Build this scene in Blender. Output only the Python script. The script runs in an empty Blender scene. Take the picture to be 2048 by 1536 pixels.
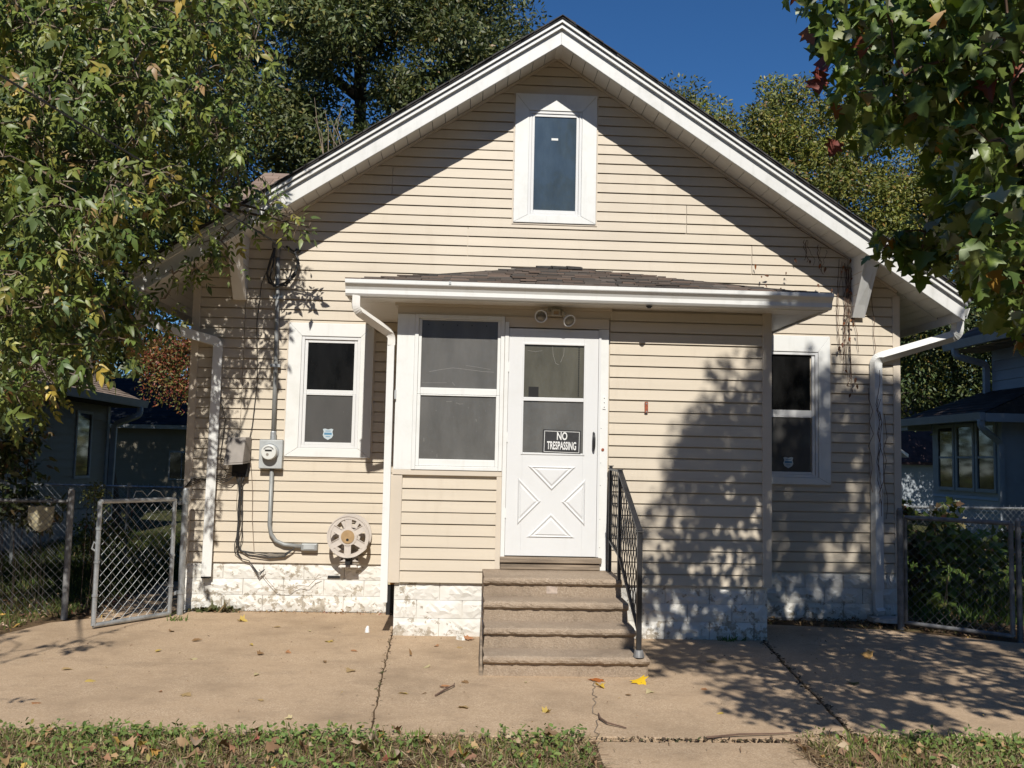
import bpy, math, random
import numpy as np
from mathutils import Vector, Matrix

# ------------------------------------------------------------------ camera, sky, sun, exposure
scene = bpy.context.scene
COL = scene.collection
cam_data = bpy.data.cameras.new('camera')
cam = bpy.data.objects.new('camera', cam_data)
COL.objects.link(cam)
scene.camera = cam
cam_data.sensor_fit = 'HORIZONTAL'
cam_data.sensor_width = 36.0
cam_data.lens = 36.0 * 1879.09 / 2048.0
cam_data.clip_start = 0.05
cam_data.clip_end = 2000.0
PITCH, YAW, ROLL = 0.0807, 0.0463, 0.0217
_f = Vector((math.sin(YAW) * math.cos(PITCH), math.cos(YAW) * math.cos(PITCH), math.sin(PITCH)))
_r = Vector((math.cos(YAW), -math.sin(YAW), 0.0))
_u = _r.cross(_f)
_r2 = _r * math.cos(ROLL) + _u * math.sin(ROLL)
_u2 = -_r * math.sin(ROLL) + _u * math.cos(ROLL)
_m = Matrix((( _r2.x, _u2.x, -_f.x), (_r2.y, _u2.y, -_f.y), (_r2.z, _u2.z, -_f.z))).to_4x4()
cam.matrix_world = Matrix.Translation((-0.3539, -9.6716, 1.562)) @ _m

SUN_ELEV = math.atan(0.9)
world = bpy.data.worlds.new('World')
scene.world = world
world.use_nodes = True
wn = world.node_tree
bg = wn.nodes['Background']
sky = wn.nodes.new('ShaderNodeTexSky')
sky.sky_type = 'NISHITA'
sky.sun_disc = False
sky.sun_elevation = SUN_ELEV
sky.sun_rotation = math.radians(180.0)
sky.altitude = 400.0
sky.air_density = 1.0
sky.dust_density = 0.0
sky.ozone_density = 10.0
hs = wn.nodes.new('ShaderNodeHueSaturation'); hs.inputs['Saturation'].default_value = 1.09
wn.links.new(sky.outputs['Color'], hs.inputs['Color']); wn.links.new(hs.outputs['Color'], bg.inputs['Color'])
bg.inputs['Strength'].default_value = 0.083

sun_data = bpy.data.lights.new('sun', 'SUN')
sun_data.energy = 5.0
sun_data.angle = math.radians(0.53)
sun_data.color = (1.0, 0.95, 0.87)
sun = bpy.data.objects.new('sun', sun_data)
COL.objects.link(sun)
sun.location = (0, -30, 27)
sun.rotation_euler = (math.atan2(1.0, 0.9), 0.0, 0.0)

vs = scene.view_settings
vs.view_transform = 'Standard'
vs.look = 'None'
vs.gamma = 1.0
vs.use_curve_mapping = False
vs.exposure = 0.09
scene.render.engine = 'CYCLES'
scene.cycles.max_bounces = 6
scene.cycles.transparent_max_bounces = 6
scene.cycles.use_denoising = True

rng = np.random.default_rng(11)
random.seed(5)

# ------------------------------------------------------------------ helpers
class MB:
    """collects geometry; build() links it as one mesh object"""
    def __init__(self):
        self.v = []; self.f = []
    def quad(self, a, b, c, d):
        n = len(self.v); self.v += [a, b, c, d]; self.f.append((n, n+1, n+2, n+3)); return self
    def poly(self, pts):
        n = len(self.v); self.v += list(pts); self.f.append(tuple(range(n, n+len(pts)))); return self
    def hexa(self, p):
        # 8 points: bottom ring 0-3, top ring 4-7
        n = len(self.v); self.v += list(p)
        for q in ((3,2,1,0),(4,5,6,7),(0,1,5,4),(1,2,6,5),(2,3,7,6),(3,0,4,7)):
            self.f.append(tuple(n+i for i in q))
        return self
    def box(self, x0, x1, y0, y1, z0, z1):
        return self.hexa([(x0,y0,z0),(x1,y0,z0),(x1,y1,z0),(x0,y1,z0),(x0,y0,z1),(x1,y0,z1),(x1,y1,z1),(x0,y1,z1)])
    def prism(self, pts, off):
        """polygon pts extruded by vector off"""
        n = len(self.v); k = len(pts); off = Vector(off)
        self.v += [tuple(p) for p in pts] + [tuple(Vector(p)+off) for p in pts]
        self.f.append(tuple(range(n+k-1, n-1, -1))); self.f.append(tuple(range(n+k, n+2*k)))
        for i in range(k):
            j = (i+1) % k
            self.f.append((n+i, n+j, n+k+j, n+k+i))
        return self
    def tube(self, pts, r, n=8, caps=True, sx=1.0):
        pts = [Vector(p) for p in pts]; k = len(pts)
        rs = r if hasattr(r, '__len__') else [r]*k
        base = len(self.v)
        t0 = (pts[1]-pts[0]).normalized()
        up = Vector((0,0,1)) if abs(t0.z) < 0.9 else Vector((1,0,0))
        side = t0.cross(up).normalized()
        for i, p in enumerate(pts):
            if i == 0: t = pts[1]-pts[0]
            elif i == k-1: t = pts[-1]-pts[-2]
            else: t = (pts[i+1]-p).normalized()+(p-pts[i-1]).normalized()
            t = t.normalized() if t.length > 1e-9 else t0
            side = (side - t*side.dot(t))
            side = side.normalized() if side.length > 1e-6 else t.orthogonal().normalized()
            nrm = t.cross(side)
            for a in range(n):
                th = 2*math.pi*(a+0.5)/n
                self.v.append(tuple(p + side*math.cos(th)*rs[i]*sx + nrm*math.sin(th)*rs[i]))
        for i in range(k-1):
            for a in range(n):
                b = (a+1) % n
                self.f.append((base+i*n+a, base+i*n+b, base+(i+1)*n+b, base+(i+1)*n+a))
        if caps:
            self.f.append(tuple(base+a for a in range(n-1,-1,-1)))
            self.f.append(tuple(base+(k-1)*n+a for a in range(n)))
        return self
    def duct(self, pts, w, d, widevec=(1,0,0)):
        """rectangular pipe following pts; w along widevec, d across"""
        pts = [Vector(p) for p in pts]; k = len(pts); base = len(self.v)
        for i, p in enumerate(pts):
            if i == 0: t = pts[1]-pts[0]
            elif i == k-1: t = pts[-1]-pts[-2]
            else: t = (pts[i+1]-p).normalized()+(p-pts[i-1]).normalized()
            t.normalize()
            wv = Vector(widevec); wv = (wv - t*wv.dot(t))
            wv = wv.normalized() if wv.length > 1e-4 else t.orthogonal().normalized()
            nv = t.cross(wv)
            for sx_, sy_ in ((-1,-1),(1,-1),(1,1),(-1,1)):
                self.v.append(tuple(p + wv*sx_*w/2 + nv*sy_*d/2))
        for i in range(k-1):
            for a in range(4):
                b = (a+1) % 4
                self.f.append((base+i*4+a, base+i*4+b, base+(i+1)*4+b, base+(i+1)*4+a))
        self.f.append((base+3, base+2, base+1, base)); self.f.append(tuple(base+(k-1)*4+a for a in range(4)))
        return self
    def disc(self, c, r, axis, h, n=24, r2=None):
        c = Vector(c); axis = Vector(axis).normalized()
        a = axis.orthogonal().normalized(); b = axis.cross(a)
        r2 = r if r2 is None else r2
        base = len(self.v)
        for rr, o in ((r, 0), (r2, h)):
            for i in range(n):
                t = 2*math.pi*i/n
                self.v.append(tuple(c + axis*o + a*math.cos(t)*rr + b*math.sin(t)*rr))
        self.f.append(tuple(base+i for i in range(n-1,-1,-1))); self.f.append(tuple(base+n+i for i in range(n)))
        for i in range(n):
            j = (i+1) % n
            self.f.append((base+i, base+j, base+n+j, base+n+i))
        return self
    def ring(self, c, ro, ri, axis, h, n=32):
        c = Vector(c); axis = Vector(axis).normalized()
        a = axis.orthogonal().normalized(); b = axis.cross(a); base = len(self.v)
        for rr, o in ((ro,0),(ro,h),(ri,h),(ri,0)):
            for i in range(n):
                t = 2*math.pi*i/n
                self.v.append(tuple(c + axis*o + a*math.cos(t)*rr + b*math.sin(t)*rr))
        for s in range(4):
            q = (s+1) % 4
            for i in range(n):
                j = (i+1) % n
                self.f.append((base+s*n+i, base+s*n+j, base+q*n+j, base+q*n+i))
        return self
    def mesh(self, name, mat, smooth=False):
        me = bpy.data.meshes.new(name)
        me.from_pydata([tuple(p) for p in self.v], [], self.f)
        me.validate()
        import bmesh
        bm = bmesh.new(); bm.from_mesh(me)
        bmesh.ops.recalc_face_normals(bm, faces=bm.faces)
        bm.to_mesh(me); bm.free()
        if mat is not None: me.materials.append(mat)
        if smooth: me.polygons.foreach_set('use_smooth', [True]*len(me.polygons))
        return me
    def build(self, name, mat, parent=None, smooth=False, bevel=0.0):
        me = self.mesh(name, mat, smooth)
        return link(name, me, parent, bevel)

def link(name, me, parent=None, bevel=0.0):
    o = bpy.data.objects.new(name, me)
    COL.objects.link(o)
    if parent is not None:
        o.parent = parent
        if parent.type == 'EMPTY':
            o.matrix_parent_inverse = Matrix.Translation(-parent.location)
    if bevel:
        b = o.modifiers.new('bevel', 'BEVEL'); b.width = bevel; b.segments = 2; b.limit_method = 'ANGLE'
    return o

def thing(name, label, cat, loc=(0,0,0), group=None):
    o = bpy.data.objects.new(name, None); COL.objects.link(o)
    o.location = loc; o.empty_display_size = 0.2
    return tag(o, label, cat, group)
def tag(o, label, cat, group=None):
    o['label'] = label; o['category'] = cat
    if group: o['group'] = group
    return o
def struct(o):
    o['kind'] = 'structure'; return o
def stuff(o):
    o['kind'] = 'stuff'; return o

# ------------------------------------------------------------------ materials
def new_mat(name):
    m = bpy.data.materials.new(name); m.use_nodes = True
    nt = m.node_tree
    return m, nt, nt.nodes['Principled BSDF']
def N(nt, kind, **kw):
    n = nt.nodes.new(kind)
    for k, v in kw.items():
        if k in n.inputs: n.inputs[k].default_value = v
        else: setattr(n, k, v)
    return n
def pos(nt, scale=(1,1,1)):
    g = nt.nodes.new('ShaderNodeNewGeometry')
    mp = nt.nodes.new('ShaderNodeMapping'); mp.inputs['Scale'].default_value = scale
    nt.links.new(g.outputs['Position'], mp.inputs['Vector'])
    return mp.outputs['Vector']
def noise(nt, vec, scale, detail=4.0, rough=0.55):
    n = nt.nodes.new('ShaderNodeTexNoise'); n.inputs['Scale'].default_value = scale
    n.inputs['Detail'].default_value = detail; n.inputs['Roughness'].default_value = rough
    nt.links.new(vec, n.inputs['Vector']); return n.outputs['Fac']
def ramp(nt, fac, stops):
    r = nt.nodes.new('ShaderNodeValToRGB')
    while len(r.color_ramp.elements) < len(stops): r.color_ramp.elements.new(0.5)
    for e, (p, c) in zip(r.color_ramp.elements, stops):
        e.position = p; e.color = (c[0], c[1], c[2], 1) if hasattr(c, '__len__') else (c, c, c, 1)
    nt.links.new(fac, r.inputs['Fac']); return r.outputs['Color']
def mixc(nt, fac, a, b, mode='MIX'):
    m = nt.nodes.new('ShaderNodeMix'); m.data_type = 'RGBA'; m.blend_type = mode
    for sock, val in ((m.inputs['Factor'], fac), (m.inputs['A'], a), (m.inputs['B'], b)):
        pass
    ins = [s for s in m.inputs if s.enabled]
    for s, val in zip(ins, (fac, a, b)):
        if hasattr(val, 'is_output'): nt.links.new(val, s)
        elif hasattr(val, '__len__'): s.default_value = (val[0], val[1], val[2], 1)
        else: s.default_value = val
    return [s for s in m.outputs if s.enabled][0]
def bump(nt, h, bsdf, strength, dist=0.01):
    b = nt.nodes.new('ShaderNodeBump'); b.inputs['Strength'].default_value = strength; b.inputs['Distance'].default_value = dist
    nt.links.new(h, b.inputs['Height']); nt.links.new(b.outputs['Normal'], bsdf.inputs['Normal'])
def mat(name, col, rough=0.6, var=0.0, scale=3.0, metal=0.0, bmp=0.0, bscale=60.0, spec=0.5, stretch=(1,1,1), objvar=0.0):
    m, nt, b = new_mat(name)
    b.inputs['Roughness'].default_value = rough; b.inputs['Metallic'].default_value = metal
    b.inputs['Specular IOR Level'].default_value = spec
    out = None
    if var or objvar:
        v = pos(nt, stretch)
        n = noise(nt, v, scale, 5.0)
        lo = tuple(c*(1-var) for c in col); hi = tuple(min(1, c*(1+var)) for c in col)
        out = ramp(nt, n, [(0.3, lo), (0.7, hi)])
        if objvar:
            oi = nt.nodes.new('ShaderNodeObjectInfo')
            mr = ramp(nt, oi.outputs['Random'], [(0, 1-objvar), (1, 1.0)])
            out = mixc(nt, 1.0, out, mr, 'MULTIPLY')
        nt.links.new(out, b.inputs['Base Color'])
    else:
        b.inputs['Base Color'].default_value = (*col, 1)
    if bmp:
        bump(nt, noise(nt, pos(nt, stretch), bscale, 4.0), b, bmp, 0.006)
    return m

M = {}
def siding_mat(name, col, dirt):
    m, nt, b = new_mat(name)
    v = pos(nt, (0.25, 1, 6.0))
    n1 = noise(nt, v, 2.2, 5)
    base = ramp(nt, n1, [(0.3, tuple(c*0.94 for c in col)), (0.7, tuple(c*1.03 for c in col))])
    # rain streaks and grime
    n2 = noise(nt, pos(nt, (5, 5, 1.1)), 1.1, 7, 0.7)
    st = ramp(nt, n2, [(0.54, 0.0), (0.85, 0.42)])
    base = mixc(nt, st, base, dirt)
    n3 = noise(nt, pos(nt), 0.55, 3)
    st2 = ramp(nt, n3, [(0.5, 0.0), (0.75, 0.28)])
    base = mixc(nt, st2, base, dirt)
    oi = nt.nodes.new('ShaderNodeObjectInfo')
    base = mixc(nt, 1.0, base, ramp(nt, oi.outputs['Random'], [(0, 0.955), (1, 1.0)]), 'MULTIPLY')
    nt.links.new(base, b.inputs['Base Color'])
    b.inputs['Roughness'].default_value = 0.5
    b.inputs['Specular IOR Level'].default_value = 0.35
    # faint wood grain emboss
    g = mixc(nt, 0.75, noise(nt, pos(nt, (2.0, 1, 60)), 3.0, 4), noise(nt, pos(nt, (1.0, 1, 2.5)), 2.2, 2))
    bump(nt, g, b, 0.22, 0.006)
    return m
M['siding'] = siding_mat('beige_vinyl', (0.595, 0.523, 0.415), (0.40, 0.33, 0.245))
M['siding_trim'] = mat('beige_trim', (0.585, 0.515, 0.42), 0.5, 0.05, 2.0, spec=0.35)
M['siding_green'] = siding_mat('grey_green_siding', (0.27, 0.245, 0.19), (0.16, 0.15, 0.11))
M['siding_blue'] = siding_mat('blue_grey_siding', (0.37, 0.41, 0.45), (0.24, 0.27, 0.30))

def white_mat(name, col=(0.72, 0.725, 0.70), stain=(0.45, 0.44, 0.38), amount=0.35, rough=0.45):
    m, nt, b = new_mat(name)
    n1 = noise(nt, pos(nt), 4.0, 6, 0.62)
    f1 = ramp(nt, n1, [(0.52, 0.0), (0.80, amount)])
    n2 = noise(nt, pos(nt, (14, 14, 1.6)), 1.0, 5, 0.6)
    f2 = ramp(nt, n2, [(0.55, 0.0), (0.85, amount)])
    c = mixc(nt, f1, col, stain); c = mixc(nt, f2, c, stain)
    nt.links.new(c, b.inputs['Base Color']); b.inputs['Roughness'].default_value = rough
    bump(nt, noise(nt, pos(nt), 7.0, 3), b, 0.05, 0.02)
    return m
M['white'] = white_mat('white_aluminium')
M['white_clean'] = white_mat('white_enamel', (0.67, 0.675, 0.67), (0.55, 0.545, 0.51), 0.25, 0.4)
M['fascia'] = white_mat('weathered_white_fascia', (0.67, 0.67, 0.645), (0.42, 0.42, 0.38), 0.6)
M['soffit'] = white_mat('off_white_soffit', (0.76, 0.74, 0.69), (0.55, 0.50, 0.42), 0.4)
M['dark_wood'] = mat('weathered_wood', (0.23, 0.18, 0.13), 0.8, 0.5, 6.0, bmp=0.5, bscale=25, stretch=(0.4, 1, 6))

def concrete(name, col, agg, dirt, agg_scale, bstr, patch=0.6):
    m, nt, b = new_mat(name)
    p = pos(nt)
    big = noise(nt, p, 0.75, 6, 0.65)
    c = ramp(nt, big, [(0.30, tuple(x*0.66 for x in col)), (0.5, col), (0.72, tuple(min(1, x*1.16) for x in col))])
    mid = noise(nt, p, 5.0, 6, 0.7)
    c = mixc(nt, ramp(nt, mid, [(0.52, 0.0), (0.76, patch)]), c, dirt)
    c = mixc(nt, ramp(nt, noise(nt, pos(nt, (1.0, 1.6, 1.0)), 1.7, 7, 0.72), [(0.54, 0.0), (0.66, 0.42)]), c, tuple(x*0.8 for x in dirt))
    vo = nt.nodes.new('ShaderNodeTexVoronoi'); vo.inputs['Scale'].default_value = agg_scale
    nt.links.new(p, vo.inputs['Vector'])
    bw = nt.nodes.new('ShaderNodeSeparateColor'); nt.links.new(vo.outputs['Color'], bw.inputs['Color'])
    st = ramp(nt, bw.outputs['Red'], [(0.0, tuple(x*0.62 for x in col)), (0.5, col), (1.0, agg)])
    fine = noise(nt, p, 3.0, 4)
    c = mixc(nt, ramp(nt, fine, [(0.35, 0.16), (0.7, 0.50)]), c, st)
    nt.links.new(c, b.inputs['Base Color'])
    b.inputs['Roughness'].default_value = 0.9; b.inputs['Specular IOR Level'].default_value = 0.2
    h = mixc(nt, 0.5, vo.outputs['Distance'], noise(nt, p, 40.0, 4))
    bump(nt, h, b, bstr, 0.006)
    return m
M['concrete'] = concrete('brown_concrete', (0.425, 0.308, 0.200), (0.68, 0.55, 0.40), (0.235, 0.17, 0.112), 150.0, 0.4)
M['step'] = concrete('aggregate_concrete', (0.315, 0.245, 0.178), (0.47, 0.385, 0.30), (0.165, 0.125, 0.09), 110.0, 0.8)

def foundation_mat():
    m, nt, b = new_mat('peeling_white_block')
    p = pos(nt)
    n = noise(nt, p, 15.0, 7, 0.68)
    big = noise(nt, p, 1.3, 3)
    add = nt.nodes.new('ShaderNodeMath'); add.operation = 'MULTIPLY_ADD'; add.inputs[1].default_value = 0.45
    nt.links.new(big, add.inputs[0]); nt.links.new(n, add.inputs[2])
    # more paint lost near the ground
    sep = nt.nodes.new('ShaderNodeSeparateXYZ'); nt.links.new(p, sep.inputs[0])
    mr = nt.nodes.new('ShaderNodeMapRange'); mr.inputs['From Min'].default_value = 0.0; mr.inputs['From Max'].default_value = 0.30
    mr.inputs['To Min'].default_value = 0.10; mr.inputs['To Max'].default_value = 0.0
    nt.links.new(sep.outputs['Z'], mr.inputs['Value'])
    add2 = nt.nodes.new('ShaderNodeMath'); add2.operation = 'ADD'
    nt.links.new(add.outputs[0], add2.inputs[0]); nt.links.new(mr.outputs['Result'], add2.inputs[1])
    f = ramp(nt, add2.outputs[0], [(0.83, 0.0), (0.86, 1.0)])
    paint = ramp(nt, noise(nt, p, 6.0, 4), [(0.3, (0.62, 0.60, 0.54)), (0.7, (0.74, 0.725, 0.68))])
    bare = ramp(nt, noise(nt, p, 25.0, 4), [(0.3, (0.30, 0.26, 0.20)), (0.7, (0.50, 0.45, 0.37))])
    c = mixc(nt, f, paint, bare)
    nt.links.new(c, b.inputs['Base Color']); b.inputs['Roughness'].default_value = 0.8
    h = mixc(nt, 0.6, noise(nt, p, 28.0, 5, 0.65), f)
    bump(nt, h, b, 0.45, 0.006)
    return m
M['block'] = foundation_mat()
M['mortar'] = mat('old_mortar', (0.50, 0.47, 0.42), 0.9, 0.3, 9.0, bmp=0.4)

def attr_mat(name, rough=0.85, trans=0.0, gloss=0.3, bmp=0.0):
    m, nt, b = new_mat(name)
    a = nt.nodes.new('ShaderNodeAttribute'); a.attribute_name = 'col'
    nt.links.new(a.outputs['Color'], b.inputs['Base Color'])
    b.inputs['Roughness'].default_value = rough; b.inputs['Specular IOR Level'].default_value = gloss
    if bmp: bump(nt, noise(nt, pos(nt), 90.0, 3), b, bmp, 0.004)
    if trans:
        out = nt.nodes['Material Output']
        t = nt.nodes.new('ShaderNodeBsdfTranslucent')
        tc = mixc(nt, 1.0, a.outputs['Color'], (1.3, 1.5, 0.45), 'MULTIPLY')
        nt.links.new(tc, t.inputs['Color'])
        mx = nt.nodes.new('ShaderNodeMixShader'); mx.inputs['Fac'].default_value = trans
        nt.links.new(b.outputs['BSDF'], mx.inputs[1]); nt.links.new(t.outputs['BSDF'], mx.inputs[2])
        nt.links.new(mx.outputs['Shader'], out.inputs['Surface'])
    return m
M['leaf'] = attr_mat('leaf', 0.45, 0.13, 0.45)
M['leaf_far'] = attr_mat('small_leaf', 0.5, 0.10, 0.4)
M['shingle'] = attr_mat('asphalt_shingle', 0.95, 0.0, 0.15, 0.6)
M['grass'] = attr_mat('grass_blade', 0.6, 0.2, 0.3)
M['dry_leaf'] = attr_mat('dry_leaf', 0.7, 0.1, 0.25)

def glass(name, col, rough=0.06, var=0.0, coat=0.0, spec=0.6, wav=0.0):
    m, nt, b = new_mat(name)
    b.inputs['Roughness'].default_value = rough; b.inputs['Specular IOR Level'].default_value = spec
    if var:
        n = noise(nt, pos(nt, (3, 1, 1)), 2.2, 6, 0.6)
        c = ramp(nt, n, [(0.3, tuple(x*(1-var) for x in col)), (0.75, tuple(x*(1+var) for x in col))])
        n2 = noise(nt, pos(nt, (1, 1, 1)), 70.0, 2)
        c = mixc(nt, ramp(nt, n2, [(0.70, 0.0), (0.76, 0.35)]), c, tuple(min(1, x*2.2+0.05) for x in col))
        nt.links.new(c, b.inputs['Base Color'])
    else: b.inputs['Base Color'].default_value = (*col, 1)
    if wav: bump(nt, noise(nt, pos(nt, (1.4, 1, 1)), wav, 3, 0.6), b, 0.35, 0.02); nt.links.new(b.inputs['Normal'].links[0].from_socket, b.inputs['Coat Normal'])
    b.inputs['Coat Weight'].default_value = coat; b.inputs['Coat Roughness'].default_value = 0.04
    return m
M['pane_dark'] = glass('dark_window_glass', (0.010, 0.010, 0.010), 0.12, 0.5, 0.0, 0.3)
M['pane_screen'] = glass('window_screen', (0.052, 0.050, 0.047), 0.55, 0.2, 0.25)
M['pane_haze'] = glass('hazy_storm_glass', (0.115, 0.112, 0.105), 0.28, 0.20, 0.7, 0.6, 2.5)
M['pane_door'] = glass('door_glass', (0.095, 0.09, 0.07), 0.22, 0.25, 0.9, 0.6, 7.0)
M['pane_blue'] = glass('gable_glass', (0.050, 0.070, 0.086), 0.15, 0.25, 0.9, 0.6, 1.5)
M['pane_neigh'] = glass('neighbour_glass', (0.012, 0.016, 0.018), 0.05, 0.0, 0.6)
M['iron'] = mat('black_iron', (0.022, 0.022, 0.024), 0.42, 0.3, 12.0, bmp=0.1)
M['galv'] = mat('galvanised_steel', (0.40, 0.42, 0.43), 0.42, 0.25, 14.0, metal=0.55, bmp=0.05)
M['galv_old'] = mat('dull_steel', (0.20, 0.20, 0.20), 0.55, 0.35, 14.0, metal=0.3, bmp=0.05)
M['grey_metal'] = mat('grey_painted_metal', (0.40, 0.42, 0.42), 0.45, 0.12, 9.0)
M['grey_plastic'] = mat('grey_brown_plastic', (0.24, 0.215, 0.19), 0.6, 0.12, 9.0)
M['reel'] = mat('taupe_plastic', (0.53, 0.48, 0.43), 0.5, 0.08, 8.0)
M['tan'] = mat('tan_plastic', (0.36, 0.24, 0.12), 0.5, 0.15, 20.0)
M['cable'] = mat('black_cable', (0.03, 0.03, 0.03), 0.6)
M['dark'] = mat('dark_cavity', (0.015, 0.015, 0.015), 0.9)
M['bark'] = mat('bark', (0.095, 0.075, 0.058), 0.95, 0.45, 9.0, bmp=0.9, bscale=16, stretch=(1, 1, 0.35))
M['twig'] = mat('pale_twig', (0.22, 0.17, 0.125), 0.9, 0.3, 9.0)
M['vine'] = mat('dry_vine', (0.13, 0.08, 0.055), 0.9, 0.3, 9.0)
M['roofing_edge'] = mat('dark_shingle_edge', (0.045, 0.042, 0.04), 0.95, 0.4, 20.0, bmp=0.5)
M['ink_white'] = mat('white_print', (0.72, 0.72, 0.70), 0.6)
M['sign_black'] = mat('black_sign', (0.022, 0.022, 0.024), 0.55, 0.3, 30.0)
M['rust'] = mat('rusty_red', (0.30, 0.075, 0.03), 0.7, 0.4, 40.0)
M['lamp_white'] = mat('ivory_plastic', (0.55, 0.50, 0.40), 0.35, 0.1, 20.0)
M['lens'] = mat('lamp_lens', (0.60, 0.56, 0.44), 0.2, 0.15, 40.0)
M['sticker_white'] = mat('sticker_white', (0.45, 0.52, 0.55), 0.5)
M['sticker_blue'] = mat('sticker_blue', (0.08, 0.22, 0.36), 0.5)
M['plaque'] = mat('tan_plaque', (0.42, 0.37, 0.23), 0.6, 0.15, 20.0)
M['orange_cap'] = mat('orange_wood', (0.42, 0.20, 0.05), 0.7, 0.3, 20.0)
M['trash_white'] = mat('white_litter', (0.75, 0.75, 0.72), 0.5)
def soil_mat(name, a, b_, c_):
    m, nt, b = new_mat(name)
    p = pos(nt)
    c = ramp(nt, noise(nt, p, 1.6, 6, 0.65), [(0.35, a), (0.55, b_), (0.7, c_)])
    f = noise(nt, p, 60.0, 5, 0.7)
    c = mixc(nt, 1.0, c, ramp(nt, f, [(0.3, 0.55), (0.7, 1.25)]), 'MULTIPLY')
    nt.links.new(c, b.inputs['Base Color']); b.inputs['Roughness'].default_value = 1.0
    b.inputs['Specular IOR Level'].default_value = 0.1
    bump(nt, f, b, 0.8, 0.02)
    return m
M['soil'] = soil_mat('soil_and_thatch', (0.13, 0.085, 0.05), (0.17, 0.115, 0.065), (0.10, 0.095, 0.04))
M['lawn'] = soil_mat('lawn_ground', (0.055, 0.065, 0.022), (0.075, 0.075, 0.03), (0.05, 0.055, 0.02))
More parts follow.
